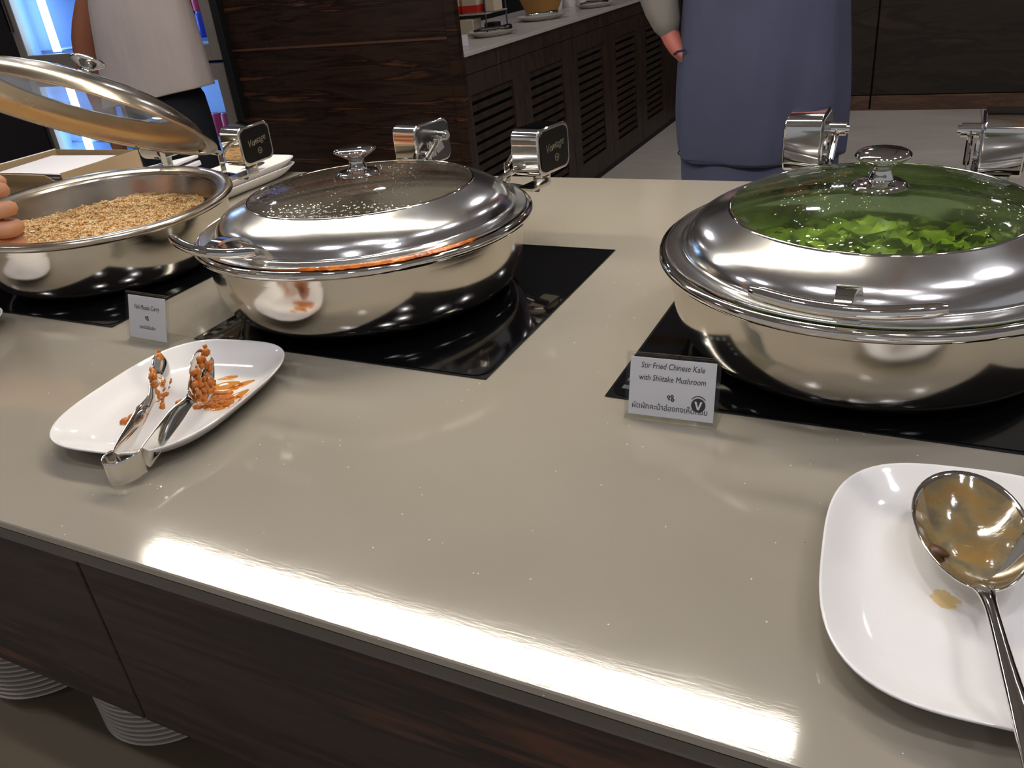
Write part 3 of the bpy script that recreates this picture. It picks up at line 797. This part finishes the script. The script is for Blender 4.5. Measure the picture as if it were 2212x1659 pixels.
# ------------------------------------------------------------------ acrylic name stands
def stand(loc, rz, W, lines, label, lw=1.0, badge=False):
    o = empty('sign_holder', loc, rz); tag(o, label, 'sign')
    H, lean = .066, radians(17); T = .0016
    R = Matrix.Rotation(-lean, 4, 'X')           # leans back
    b = B().add(box(0, W, 0, T, .001, H, .0003), R).add(box(0, W, T * 1.9, T * 2.9, .001, H, .0003), R)
    b.add(box(0, W, 0, .034, 0, T, .0003)).add(box(0, W, 0, T * 2.9, H, H + T, .0003), R)
    b.build('acrylic_stand', ACRYL, o)
    B().add(box(.004, W - .004, T * 1.15, T * 1.7, .006, H - .003), R).build('paper_card', PAPER, o)
    base = R @ Matrix.Translation((W / 2, T * 1.05, 0)) @ Matrix.Rotation(pi / 2, 4, 'X')
    for body, size, y, dx, xs_ in lines:
        text(body, size, INK, o, base @ Matrix.Translation((dx, y, 0)), 0.15 if body.isascii() else 0, xs=xs_)
    orn = B()
    for dx, dy, r in ((-.0022, .0012, .0017), (.0012, .0020, .0016), (.0018, -.0014, .0018), (-.0016, -.0012, .0010)):
        orn.add(lathe([(r * .35, 0), (r, 0), (r, .0001), (r * .35, .0001)], 12, True), Matrix.Translation((dx, dy, 0)))
    q = orn.build('ornament', INK, o); q.matrix_local = base @ Matrix.Translation((0, .0255 if badge else .034, 0))
    if badge:
        q = B().add(lathe([(0, .0001), (.0068, .0001), (.0068, 0)], 28)).build('round_badge', INK, o); q.matrix_local = base @ Matrix.Translation((.0265, .0215, 0))
        q = B()
        for s in (-1, 1): q.add(prism([(s * .0038, .0035), (s * .0018, .0035), (s * -.0006, -.0045), (s * .0008, -.0045)][::s], .0001, .0002))
        q = q.build('badge_letter', PAPER, o); q.matrix_local = base @ Matrix.Translation((.0265, .0215, .0001))
        q = B().add(tube([(.0078 * cos(a), .0078 * sin(a), 0) for a in [radians(35 + 11 * i) for i in range(11)]], .0004, 5)).build('badge_arc', INK, o)
        q.matrix_local = base @ Matrix.Translation((.0265, .0225, 0))
    return o
stand((-.2425, .6630, .0), radians(2.6), .0905, [('Stir Fried Chinese Kale', .0082, .0555, 0, .80), ('with Shiitake Mushroom', .0082, .0435, 0, .80), ('ผัดผักคะน้าฮ่องกงเห็ดหอม', .0078, .0150, -.001, .90)],
      'acrylic sign stand reading Stir Fried Chinese Kale before the kale dish', badge=True)
stand((-.9520, .6730, .0), radians(-2.5), .080, [('Fish Masala Curry', .0086, .0480, 0, .78), ('แกงมัสมั่นปลา', .0066, .0215, 0, .85)],
      'small acrylic sign stand reading Fish Masala Curry beside the left plate')

# ------------------------------------------------------------------ stacked plates on the lower shelf
ring = None
NTH = ['bottom', 'second lowest', 'third lowest', 'fourth lowest', 'fifth lowest', 'sixth lowest', 'sixth highest', 'fifth highest', 'fourth highest', 'third highest', 'second highest', 'topmost']
def shelf_plate(x, y, z, label, group):
    global ring
    pr = smooth_prof([(0, .004), (.07, .004), (.095, .009), (.120, .0125), (.1225, .0118), (.120, .0100), (.09, .003), (.07, 0), (0, 0)], 2)
    if ring is None:
        o = fixn(B().add(lathe(pr, 56)).build('dinner_plate', PORC_D, None, True)); ring = o.data
    else:
        o = bpy.data.objects.new('dinner_plate', ring); COL.objects.link(o)
    o.location = (x, y, z); o.scale = (.82, .82, 1); tag(o, label, 'plate', group)
for i in range(12): shelf_plate(-1.085, .487, -.4445 + .0085 * i, NTH[i] + ' round plate of the far left stack under the counter', 'round plates in the far left stack')
for i in range(12): shelf_plate(-.845, .500, -.4445 + .0085 * i, NTH[i] + ' round plate of the right hand stack under the counter', 'round plates in the right hand stack')

# ------------------------------------------------------------------ things on the back of the buffet, left
bx = empty('cardboard_box', (-2.03, 1.20, 0)); tag(bx, 'open brown cardboard box holding white papers behind the rice dish', 'box')
BW, BD, BH = .30, .22, .075
B().add(box(0, BW, 0, BD, 0, .003)).add(box(0, BW, 0, .003, .003, BH * .7)).add(box(0, BW, BD - .003, BD, .003, BH)).add(box(0, .003, .003, BD - .003, .003, BH)).add(box(BW - .003, BW, .003, BD - .003, .003, BH)).build('box_body', CARD, bx)
B().add(box(-.05, 0, 0, BD, 0, .002), Matrix.Translation((0, 0, BH)) @ Matrix.Rotation(-.35, 4, 'Y')).build('open_flap', PAPER, bx)
B().add(box(0, BW * .8, 0, .04, 0, .002), Matrix.Translation((.05, 0, BH * .7)) @ Matrix.Rotation(2.4, 4, 'X')).build('open_flap', CARD, bx)
pp_ = B()
for i in range(6):
    pp_.add(box(-.11, .11, -.08, .08, 0, .0008), Matrix.Translation((.15 + .01 * sin(i * 2), .11, .046 + i * .004)) @ Matrix.Rotation(.25 * sin(i * 3.1), 4, 'Z') @ Matrix.Rotation(.05 * cos(i), 4, 'X'))
o = pp_.build('paper_sheets', PAPER); o.location = (-2.03, 1.20, 0); tag(o, 'white printed papers lying in the open cardboard box', 'paper')
o = B().add(box(-.10, .10, -.06, .06, 0, .012, .002), Matrix.Rotation(-.10, 4, 'Y')).add(box(-.06, .10, -.05, .06, .012, .02, .002), Matrix.Rotation(-.16, 4, 'Y')).build('folded_napkin', PAPER)
o.location = (-1.70, 1.42, .012); o.rotation_euler = (0, 0, .15); tag(o, 'white folded napkin behind the rice dish left of the hinge', 'napkin')
def longplate(z, name, label):
    vs, fs = plate_mesh(.075, .155, 6)
    o = fixn(new(name, vs, fs, PORC, None, True)); o.location = (-1.405, 1.375, z); o.rotation_euler = (0, 0, radians(0)); tag(o, label, 'plate')
longplate(0.0, 'serving_plate', 'lower of two long white plates stacked behind the rice dish')
longplate(.014, 'serving_plate', 'upper long white plate with cutlery and napkin behind rice dish')
o = B().add(box(-.06, .05, -.018, .018, 0, .006, .001), Matrix.Rotation(.5, 4, 'Z')).add(box(-.05, .055, -.02, .02, .006, .012, .001), Matrix.Rotation(.15, 4, 'Z')).build('paper_napkin', PAPER)
o.location = (-1.425, 1.36, .030); tag(o, 'crumpled white napkin on the upper long plate', 'napkin')
spoon('soup_spoon', (-1.40, 1.42, .034), (-1.395, 1.475, .036), .016, .006, [((-1.40, 1.424, .034), .003, .001), ((-1.402, 1.40, .036), .002, .001), ((-1.408, 1.33, .040), .004, .001)], CHROME, 'small steel spoon lying on the upper long white plate')
o = B().add(prism(rrect(.035, .02, .008, 3), 0, .012)).build('blue_clip', BLUEP); o.location = (-1.50, 1.235, 0); tag(o, 'small blue plastic tray behind the rim of the rice dish', 'tray')

# ------------------------------------------------------------------ things on the side counter
TZ = .0425
def platter(x, y, r, rz, label):
    vs, fs = plate_mesh(r, r * .8, 2.6); o = fixn(new('oval_platter', vs, fs, PORC_D, None, True)); o.location = (x, y, TZ); o.rotation_euler = (0, 0, rz); tag(o, label, 'platter')
platter(-2.03, 3.90, .115, .9, 'pale oval platter with dark tongs at the end of the side counter')
platter(-2.07, 4.60, .14, 1.0, 'oval platter with steel cutlery in the middle of side counter')
platter(-1.98, 5.20, .12, 1.0, 'farthest oval platter on the side counter')
def mini_tongs(x, y, rz, mat, label, w=.012):
    o = empty('buffet_tongs', (x, y, TZ + .028), rz); tag(o, label, 'tongs')
    for s in (-1, 1): B().add(tube([(0, 0, 0), (.05, s * .012, .004), (.13, s * .02, .002), (.19, s * .012, 0)], [.005, w * .5, w * .35, w * .8], 8)).build('tong_arm', mat, o, True)
mini_tongs(-2.10, 3.85, .75, DARKS, 'black handled tongs on the nearest platter of side counter', .018)
mini_tongs(-2.13, 4.52, .85, CHROME, 'bright steel tongs on the middle platter of side counter', .016)
mini_tongs(-2.04, 5.12, .95, DARKS, 'dark tongs on the farthest platter of side counter')
def crate(x, y, z, w, d, h, label, rz=0.0, band=True, col=CREAM, lid=False):
    o = empty('food_carton', (x, y, z), rz); tag(o, label, 'carton')
    bevel(B().add(box(-w / 2, w / 2, -d / 2, d / 2, 0, h)).build('carton_body', col, o), .003, 1)
    if band: B().add(box(-w / 2 - .001, w / 2 + .001, -d / 2 - .001, d / 2 + .001, h * .02, h * .24)).build('red_band', RED, o)
# wire tray the upper cartons stand on
rk = empty('display_rack', (-2.27, 4.06, TZ)); tag(rk, 'thin dark wire rack carrying red banded cartons on side counter', 'rack')
B().add(box(-.17, .20, -.12, .12, .094, .100)).build('rack_shelf', PORC_D, rk)
for x, y in ((-.165, -.115), (.195, -.115), (-.165, .115), (.195, .115)): B().add(tube([(x, y, 0), (x, y, .40)], .004, 8)).build('rack_post', DARKS, rk)
crate(-2.275, 3.98, TZ + .101, .085, .10, .15, 'left cream carton with red band on wire rack')
crate(-2.175, 4.02, TZ + .101, .085, .10, .15, 'middle cream carton with red band on wire rack')
crate(-2.08, 4.05, TZ + .101, .055, .09, .11, 'narrow yellowish carton at the right on wire rack', band=False)
crate(-2.30, 3.95, TZ + .001, .09, .09, .075, 'left low cream carton beneath the wire rack', band=False)
crate(-2.19, 3.98, TZ + .001, .09, .09, .075, 'right low cream carton beneath the wire rack', band=False)
crate(-2.08, 4.02, TZ + .001, .06, .07, .05, 'small dark carton with red band beneath wire rack', col=DARKM)
o = B().add(box(-.02, .02, -.0015, .0015, 0, .05), Matrix.Rotation(-.3, 4, 'X')).add(box(-.02, .02, 0, .03, 0, .0015)).build('label_card', PAPER); o.location = (-1.965, 3.50, TZ); o.rotation_euler = (0, 0, .5)
tag(o, 'small white folded price card on end of side counter', 'sign')
bk = empty('bread_basket', (-2.22, 4.95, TZ)); tag(bk, 'brown wicker basket of bread on the side counter', 'basket')
fixn(B().add(lathe([(0, 0), (.09, 0), (.13, .09), (.125, .09), (.086, .006), (0, .006)], 24)).build('wicker_basket', TAN, bk, True, auto=40))
for i in range(6):
    o = B().add(lathe(smooth_prof([(0, -.03), (.03, -.02), (.042, 0), (.034, .022), (0, .034)], 3), 14)).build('bread_roll', TAN, None, True)
    o.location = (-2.22 + .055 * cos(i * 1.05), 4.95 + .055 * sin(i * 1.05), TZ + .105 + .012 * (i % 2)); tag(o, 'golden bread roll in the wicker basket, %s of the ring' % ['right', 'back right', 'back left', 'left', 'front left', 'front right'][i], 'bread', 'bread rolls in the basket')
for i in range(5):
    o = fixn(B().add(lathe([(0, 0), (.032, 0), (.04, .09), (.037, .09), (.03, .004), (0, .004)], 20)).build('white_cup', PORC, None, True, auto=40))
    o.location = (-2.25 + .05 * (i % 2), 5.25 + i * .10, TZ); tag(o, 'white cup on the side counter, %s of the row' % ['nearest', 'second', 'middle', 'fourth', 'farthest'][i], 'cup', 'white cups on the side counter')

# ------------------------------------------------------------------ drinks cooler
cl = empty('drinks_cooler', (-4.62, 3.26, FZ)); tag(cl, 'tall lit drinks cooler with grey frame and glass doors', 'refrigerator')
W = 1.475; D = .62; H = 2.1
B().add(box(0, .03, 0, D, 0, H)).add(box(W - .03, W, 0, D, 0, H)).add(box(.03, W - .03, D - .03, D, 0, H)).add(box(.03, W - .03, 0, D - .03, H - .05, H)).add(box(.03, W - .03, 0, D - .03, 0, .12)).build('cabinet', COOLI, cl)
def cooler_door(x0, x1, z0, z1):
    f = .065
    dr = B().add(box(x0, x0 + f, -.045, -.005, z0, z1, .003)).add(box(x1 - f, x1, -.045, -.005, z0, z1, .003)).add(box(x0 + f, x1 - f, -.045, -.005, z0, z0 + .075, .003)).add(box(x0 + f, x1 - f, -.045, -.005, z1 - .075, z1, .003)).build('cooler_door', COOLF, cl)
    B().add(box(x0 + f - .004, x1 - f + .004, -.028, -.022, z0 + .07, z1 - .07)).build('door_glass', CGLASS, dr)
    B().add(box(x0 + .006, x0 + .03, -.062, -.046, z0 + .2, z1 - .2, .003)).build('door_handle', DARKS, dr)
mid = W / 2
for x0, x1 in ((.0, mid - .004), (mid + .004, W)):
    cooler_door(x0, x1, .10, .957); cooler_door(x0, x1, .972, 2.05)
B().add(box(0, W, -.004, 0, .957, .972)).build('door_gap', BLACK, cl)
for x in (.17, W / 2 + .10):
    for z0, z1 in ((.16, .90), (1.05, 1.98)): B().add(box(x - .024, x + .024, .06, .075, z0, z1)).build('led_strip', LED, cl)
for z in (.30, .56, 1.06, 1.42, 1.74): B().add(box(.03, W - .03, .07, D - .04, z - .008, z)).build('wire_shelf', COOLI, cl)
can_src = {}
def can(x, y, z, mat, kind, label):
    key = (mat.name, kind)
    if key not in can_src:
        r = empty(kind)
        if kind == 'drink_can':
            body = fixn(B().add(lathe([(0, 0), (.028, 0), (.033, .006), (.033, .110), (.028, .118), (0, .118)], 16)).build('can_body', mat, r, True, auto=40))
            B().add(lathe([(.026, .119), (.0285, .119), (.0285, .122), (.026, .122)], 16, True)).build('can_lid', CHROME, r, True)
        else:
            fixn(B().add(lathe(smooth_prof([(0, 0), (.033, 0), (.034, .03), (.034, .12), (.028, .15), (.013, .18), (.013, .195)], 2), 16)).build('bottle_body', mat, r, True))
            B().add(lathe([(0, .22), (.015, .22), (.015, .197), (0, .197)], 12)).build('bottle_cap', BLUEL, r)
        can_src[key] = r; c = r; first = True
    else:
        s = can_src[key]; c = s.copy(); COL.objects.link(c)
        for chd in list(s.children):
            k = chd.copy(); COL.objects.link(k); k.parent = c
    c.location = (x, y, z); tag(c, label, 'can' if kind == 'drink_can' else 'bottle', label.split(' on ')[0] + 's on a cooler shelf'); return c
ORD = ['rightmost', 'second from right', 'third from right', 'fourth from right', 'fifth from right', 'sixth from right', 'seventh from right', 'leftmost']
rows = [(.30, WHITEL, 'drink_bottle', 'white labelled bottle, %s on the lowest cooler shelf'), (.56, PINK, 'drink_can', 'pink can, %s on the second cooler shelf'),
        (1.06, BLUEL, 'drink_can', 'blue can, %s under the pink cans in cooler'), (1.183, PINK, 'drink_can', 'pink can stacked on a blue can, %s in cooler'),
        (1.42, GREENL, 'drink_can', 'green can, %s on the third cooler shelf')]
for z, mt, kd, lb in rows:
    for i in range(8):
        c = can(-4.62 + W - .09 - i * .072, 3.26 + .20, FZ + z + .001, mt, kd, lb % ORD[i]); c['group'] = {.30: 'bottles on the lowest cooler shelf', .56: 'pink cans on the second cooler shelf', 1.06: 'blue cans in the cooler', 1.183: 'pink cans stacked on the blue cans', 1.42: 'green cans in the cooler'}[z]

# ------------------------------------------------------------------ people
def skin(name, pts, edges, mat, parent, root=None, sub=1):
    """pts: {key: (pos, radius or (rx, ry))}"""
    keys = list(pts); idx = {k: i for i, k in enumerate(keys)}
    me = bpy.data.meshes.new(name); me.from_pydata([pts[k][0] for k in keys], [(idx[a], idx[b]) for a, b in edges], []); me.update()
    me.materials.append(mat)
    o = bpy.data.objects.new(name, me); COL.objects.link(o); o.parent = parent
    md = o.modifiers.new('skin', 'SKIN'); md.use_smooth_shade = True; md.branch_smoothing = .3
    sv = me.skin_vertices[0].data
    for k in keys:
        r = pts[k][1]; sv[idx[k]].radius = r if isinstance(r, tuple) else (r, r)
        sv[idx[k]].use_root = (k == (root or keys[0]))
    s = o.modifiers.new('sub', 'SUBSURF'); s.levels = sub; s.render_levels = sub
    return o

def head(parent, p, hair_mat, skin_mat, face):
    """head with nose, eyes, ears; p: centre, face: unit direction it looks"""
    b = B(); fx, fy = face; sx, sy = -fy, fx
    def W3(u, s, z): return (p[0] + fx * u + sx * s, p[1] + fy * u + sy * s, p[2] + z)
    vs = []; fs = []; N1, N2 = 16, 20
    for i in range(N1 + 1):
        th = pi * i / N1
        for k in range(N2):
            a = 2 * pi * k / N2; zz = -cos(th) * .118; rr = sin(th)
            w = .074 * rr * (1 if zz > -.02 else 1 + (zz + .02) * 2.2); d = .094 * rr * (1 if zz > -.02 else 1 + (zz + .02) * 1.2)
            vs.append(W3(d * cos(a), w * sin(a), zz))
    for i in range(N1):
        for k in range(N2): fs.append((i * N2 + k, i * N2 + (k + 1) % N2, (i + 1) * N2 + (k + 1) % N2, (i + 1) * N2 + k))
    b.add((vs, fs)); b.add(tube([W3(.088, 0, .015), W3(.108, 0, -.018), W3(.092, 0, -.028)], [.008, .014, .010], 8))
    for s in (-1, 1): b.add(tube([W3(0, s * .074, .02), W3(.006, s * .083, .0), W3(0, s * .076, -.025)], [.008, .013, .006], 8))
    b.build('head', skin_mat, parent, True)
    for s in (-1, 1):
        q = B().add(lathe([(0, -.009), (.009, 0), (0, .009)], 8)).build('eye', PAPER, parent, True); q.location = W3(.084, s * .03, .005)
    B().add(tube([W3(.088, -.022, -.055), W3(.094, 0, -.057), W3(.088, .022, -.055)], .005, 6)).build('mouth', RED, parent, True)
    hv = [(x, y, z) for x, y, z in vs]; hb = []
    cx, cy, cz = p
    for x, y, z in hv:
        u = (x - cx) * fx + (y - cy) * fy; k = 1.10
        if u > .045 and z - cz < .055: k = .93
        if z - cz < -.05: k = .9
        hb.append((cx + (x - cx) * k, cy + (y - cy) * k, cz + (z - cz) * k + .006))
    new('hair', hb, fs, hair_mat, parent, True)

def figure(name, loc, label, legs, torso, arms, head_p, face, skin_m, hair_m, extra=()):
    """loc: point on the floor; everything else relative to it"""
    r = empty(name, loc); tag(r, label, 'person')
    pts = {}; ed = []
    pts.update(torso)
    ks = list(torso); ed += list(zip(ks[:-1], ks[1:]))
    for side, ch_ in legs.items():
        kk = [side + str(i) for i in range(len(ch_))]; pts.update(dict(zip(kk, ch_))); ed.append((ks[0], kk[0])); ed += list(zip(kk[:-1], kk[1:]))
    for side, ch_ in arms.items():
        kk = [side + str(i) for i in range(len(ch_))]; pts.update(dict(zip(kk, ch_))); ed.append((ks[-2], kk[0])); ed += list(zip(kk[:-1], kk[1:]))
    for a, b_, pos, rad in extra: pts[b_] = (pos, rad); ed.append((a, b_))
    skin('body', pts, ed, skin_m, r, ks[0]); head(r, head_p, hair_m, skin_m, face); return r

def hand_extra(w, palm_dir, side_dir, down=None, key='hand', sc=1.0, curl=.35):
    """four fingers and a thumb, rooted in the palm vertex KEY (last arm vertex)"""
    pd, sd = Vector(palm_dir).normalized(), Vector(side_dir).normalized(); nd = pd.cross(sd)
    ex = []; w = Vector(w)
    for i, (s, l) in enumerate(((-1.5, .062), (-.5, .074), (.5, .078), (1.5, .068))):
        k0 = key; base = w + pd * .045 * sc + sd * (s * .019 * sc)
        for j, (t, c) in enumerate(((0, 0), (.45, .25), (.8, .8), (1.0, 1.4))):
            p = base + pd * (l * t * sc * (1 - c * curl * .25)) + nd * (l * c * curl * .5 * sc)
            kk = f'{key}_f{i}{j}'; ex.append((k0, kk, tuple(p), (.0095 - .0012 * j) * sc)); k0 = kk
    base = w + sd * .022 * sc + pd * .004; k0 = key
    for j, t in enumerate((0.2, .6, 1.0)):
        p = base + (sd * .045 + pd * .045) * t * sc + nd * .012 * t * sc
        kk = f'{key}_t{j}'; ex.append((k0, kk, tuple(p), (.0125 - .0015 * j) * sc)); k0 = kk
    return ex

# --- person in the white blouse (behind the counter, left), seen from the back
x, y = -2.93, 2.62
legs = {'la': [((-.10, 0, .82), .07), ((-.115, .01, .48), .06), ((-.12, .0, .10), .05), ((-.12, .10, .045), (.045, .035))], 'lb': [((.085, 0, .82), .07), ((.10, .01, .48), .06), ((.10, 0, .10), .05), ((.12, .10, .045), (.045, .035))]}
torso = {'hip': ((-.01, 0, .94), (.13, .09)), 'waist': ((0, 0, 1.08), (.13, .10)), 'chest': ((0, 0, 1.28), (.17, .12)), 'neck': ((0, 0, 1.44), .055), 'skull': ((0, .02, 1.50), .06)}
arms = {'ar': [((-.21, 0, 1.36), .06), ((-.345, -.02, 1.14), .072), ((-.40, .0, .95), .056), ((-.405, .02, .73), .036), ((-.40, .02, .66), .034)],
        'al': [((.15, .03, 1.36), .055), ((.04, .15, 1.14), .042), ((.0, .22, 1.06), .036), ((-.04, .27, 1.05), .030), ((-.07, .29, 1.05), .03)]}
ex = hand_extra((-.40, .02, .66), (0.05, 0, -1), (0, 1, 0), key='ar4') + hand_extra((-.07, .29, 1.05), (-1, .3, 0), (0, 0, 1), key='al4')
p1 = figure('person', (x, y, FZ), 'person in loose white blouse and black trousers before the drinks cooler', legs, torso, arms, (0, .03, 1.60), (0, 1), SKIN_D, HAIR, ex)
# blouse as a flared shell
def shell(name, rings, mat, parent, n=48, wob=.0, seed=0, slant=0.0):
    vs = []; fs = []
    for j, (cx, cy, z, rx, ry) in enumerate(rings):
        for i in range(n):
            a = 2 * pi * i / n; k = 1 + wob * j / len(rings) * (sin(a * 7 + seed + j * .2) * .6 + noise.noise(Vector((cos(a) * 2, sin(a) * 2, j * .25 + seed))))
            vs.append((cx + rx * k * cos(a), cy + ry * k * sin(a), z + slant * cos(a) * (j / (len(rings) - 1)) ** 2))
    for j in range(len(rings) - 1):
        for i in range(n): fs.append((j * n + i, j * n + (i + 1) % n, (j + 1) * n + (i + 1) % n, (j + 1) * n + i))
    o = new(name, vs, fs, mat, parent, True); sd = o.modifiers.new('s', 'SOLIDIFY'); sd.thickness = .004; fixn(o)
    ss = o.modifiers.new('sub', 'SUBSURF'); ss.levels = 1; ss.render_levels = 1; return o
shell('blouse', [(0, 0, 1.45, .07, .06), (0, 0, 1.42, .16, .10), (0, 0, 1.34, .225, .14), (-.01, 0, 1.2, .240, .16), (-.02, 0, 1.05, .255, .17), (-.035, 0, .95, .275, .18), (-.045, 0, .905, .285, .185)], SHIRT_W, p1, wob=.035, seed=2, slant=.035)
skin('blouse_sleeve', {'a': ((-.16, 0, 1.38), .085), 'b': ((-.27, -.01, 1.31), .085)}, [('a', 'b')], SHIRT_W, p1)
skin('blouse_sleeve', {'a': ((.16, 0, 1.38), .085), 'b': ((.18, .06, 1.24), .075)}, [('a', 'b')], SHIRT_W, p1)
skin('trousers', {'w': ((0, 0, 1.06), (.18, .14)), 'h': ((-.02, 0, .95), (.215, .15)), 'a': ((-.10, 0, .78), .12), 'a2': ((-.115, .01, .45), .09), 'a3': ((-.12, .0, .08), .075), 'b': ((.085, 0, .78), .12), 'b2': ((.10, .01, .45), .09), 'b3': ((.10, 0, .08), .075)}, [('w', 'h'), ('h', 'a'), ('a', 'a2'), ('a2', 'a3'), ('h', 'b'), ('b', 'b2'), ('b2', 'b3')], PANTS_B, p1)

# --- person in the long navy tunic (behind the counter, centre right)
x, y = -.46, 2.45
torso = {'hip': ((0, 0, .92), (.16, .11)), 'waist': ((0, 0, 1.08), (.14, .10)), 'chest': ((0, 0, 1.30), (.16, .11)), 'neck': ((0, 0, 1.47), .055), 'skull': ((0, -.02, 1.53), .06)}
legs = {'la': [((-.10, 0, .80), .09), ((-.11, 0, .46), .065), ((-.11, 0, .10), .045), ((-.11, -.09, .045), (.045, .035))], 'lb': [((.10, 0, .80), .09), ((.11, 0, .46), .065), ((.11, 0, .10), .045), ((.11, -.09, .045), (.045, .035))]}
arms = {'ar': [((-.19, 0, 1.40), .055), ((-.315, .03, 1.27), .042), ((-.275, .0, 1.12), .036), ((-.228, -.03, 1.02), .026), ((-.205, -.035, .985), .024)],
        'al': [((.19, 0, 1.40), .055), ((.20, .06, 1.18), .048), ((.10, -.02, 1.24), .038), ((.02, -.16, 1.26), .030), ((.0, -.18, 1.27), .03)]}
ex = hand_extra((-.207, -.04, .992), (1, .25, -.25), (0, 1, 0), key='ar4', sc=.8) + hand_extra((0, -.18, 1.27), (-1, 0, .1), (0, 0, 1), key='al4')
p2 = figure('person', (x, y, FZ), 'person in navy tunic and grey sleeves, one hand in pocket', legs, torso, arms, (0, -.03, 1.63), (0, -1), M('pink_skin', lin(196, 112, 98), .5).m, HAIR, ex)
shell('tunic', [(0, 0, 1.47, .08, .07), (0, 0, 1.43, .16, .10), (0, 0, 1.34, .19, .125), (0, 0, 1.22, .205, .14), (0, 0, 1.05, .222, .155), (0, 0, .90, .232, .165), (0, 0, .80, .232, .165), (.003, 0, .725, .228, .16)], NAVY, p2, wob=.09, seed=5)
shell('tunic_hem', [(.003, 0, .737, .229, .161), (.003, 0, .729, .231, .163)], NAVY_D, p2, wob=.09, seed=5)
shell('skirt', [(.003, 0, .74, .220, .155), (.003, 0, .64, .222, .155), (.003, 0, .45, .205, .15), (.003, 0, .30, .20, .15)], NAVY, p2, wob=.02, seed=1)
B().add(tube([(-.2235, -.055, 1.012), (-.206, -.083, 1.022), (-.180, -.108, 1.028)], .0035, 6)).build('pocket_welt', NAVY_D, p2)
skin('grey_sleeve', {'a': ((-.18, 0, 1.40), .075), 'b': ((-.315, .03, 1.26), .068), 'c': ((-.275, 0, 1.12), .055), 'd': ((-.236, -.028, 1.045), .036)}, [('a', 'b'), ('b', 'c'), ('c', 'd')], GREY, p2)
skin('grey_sleeve', {'a': ((.18, 0, 1.40), .075), 'b': ((.20, .06, 1.17), .066), 'c': ((.10, -.02, 1.235), .056), 'd': ((.05, -.11, 1.25), .044)}, [('a', 'b'), ('b', 'c'), ('c', 'd')], GREY, p2)

# --- diner at the left edge, only the hand with the spoon in view
x, y = -2.02, .0
C = Vector((-1.283, .738, .136)) - Vector((x, y, FZ))
torso = {'hip': ((0, 0, .92), (.16, .11)), 'waist': ((0, 0, 1.06), (.14, .10)), 'chest': ((0, 0, 1.28), (.16, .11)), 'neck': ((0, 0, 1.44), .055), 'skull': ((.02, .02, 1.50), .06)}
legs = {'la': [((-.10, 0, .80), .09), ((-.11, 0, .46), .065), ((-.11, 0, .10), .045), ((-.11, .09, .045), (.045, .035))], 'lb': [((.10, 0, .80), .09), ((.11, 0, .46), .065), ((.11, 0, .10), .045), ((.11, .09, .045), (.045, .035))]}
wr = C + Vector((-.075, -.055, .018)); el = C + Vector((-.27, -.24, .10))
pm = C + Vector((-.018, -.012, .004))
arms = {'ar': [((.19, .03, 1.36), .055), (tuple(el), .046), (tuple(wr), (.030, .026)), (tuple(pm), (.050, .034))],
        'al': [((-.19, 0, 1.36), .055), ((-.23, .03, 1.10), .045), ((-.22, .10, .86), .032), ((-.22, .12, .80), .032)]}
ex = hand_extra((-.22, .12, .80), (0, .1, -1), (0, 1, 0), key='al3')
for i, (dz, l) in enumerate(((.045, .95), (.016, 1.06), (-.014, 1.04), (-.042, .86))):
    k0 = 'ar3'
    for j, q in enumerate(((.022, -.012, dz), (.044 * l, .008, dz * 1.02 - .004), (.030 * l, .034, dz * .95 - .008), (.004, .034, dz * .9 - .008), (-.004, .020, dz * .85 - .008))):
        kk = f'f{i}{j}'; ex.append((k0, kk, tuple(C + Vector(q)), (.0155, .0145, .0125, .0105, .009)[j])); k0 = kk
k0 = 'ar3'
for j, q in enumerate(((-.014, .018, .040), (.010, .036, .050), (.030, .042, .044))):
    kk = f'th{j}'; ex.append((k0, kk, tuple(C + Vector(q)), (.014, .0125, .010)[j])); k0 = kk
p3 = figure('person', (x, y, FZ), 'person at the left edge scooping rice, only a fist in view', legs, torso, arms, (.03, .04, 1.60), (.6, .8), SKIN, HAIR, ex)
shell('shirt', [(0, 0, 1.45, .07, .06), (0, 0, 1.42, .16, .10), (0, 0, 1.34, .20, .13), (0, 0, 1.1, .20, .14), (0, 0, .88, .21, .15)], GREY, p3, wob=.04)
skin('trousers', {'h': ((0, 0, .93), (.19, .13)), 'a': ((-.11, 0, .78), .11), 'a2': ((-.11, 0, .45), .085), 'a3': ((-.11, 0, .08), .07), 'b': ((.11, 0, .78), .11), 'b2': ((.11, 0, .45), .085), 'b3': ((.11, 0, .08), .07)}, [('h', 'a'), ('a', 'a2'), ('a2', 'a3'), ('h', 'b'), ('b', 'b2'), ('b2', 'b3')], PANTS_B, p3)
skin('shirt_sleeve', {'a': ((.17, .02, 1.37), .075), 'b': (tuple(Vector((.19, .03, 1.36)) * .3 + el * .7), .078)}, [('a', 'b')], GREY, p3)
spoon('rice_spoon', (-1.300, .800, .092), (-1.332, .862, .082), .027, .012, [((-1.301, .802, .092), .006, .0015), ((-1.292, .786, .104), .004, .002), ((-1.276, .758, .140), .0045, .002), ((-1.262, .735, .175), .005, .002), ((-1.252, .72, .20), .006, .0018)],
      STEEL, 'steel spoon held in the fist, digging into the rice')
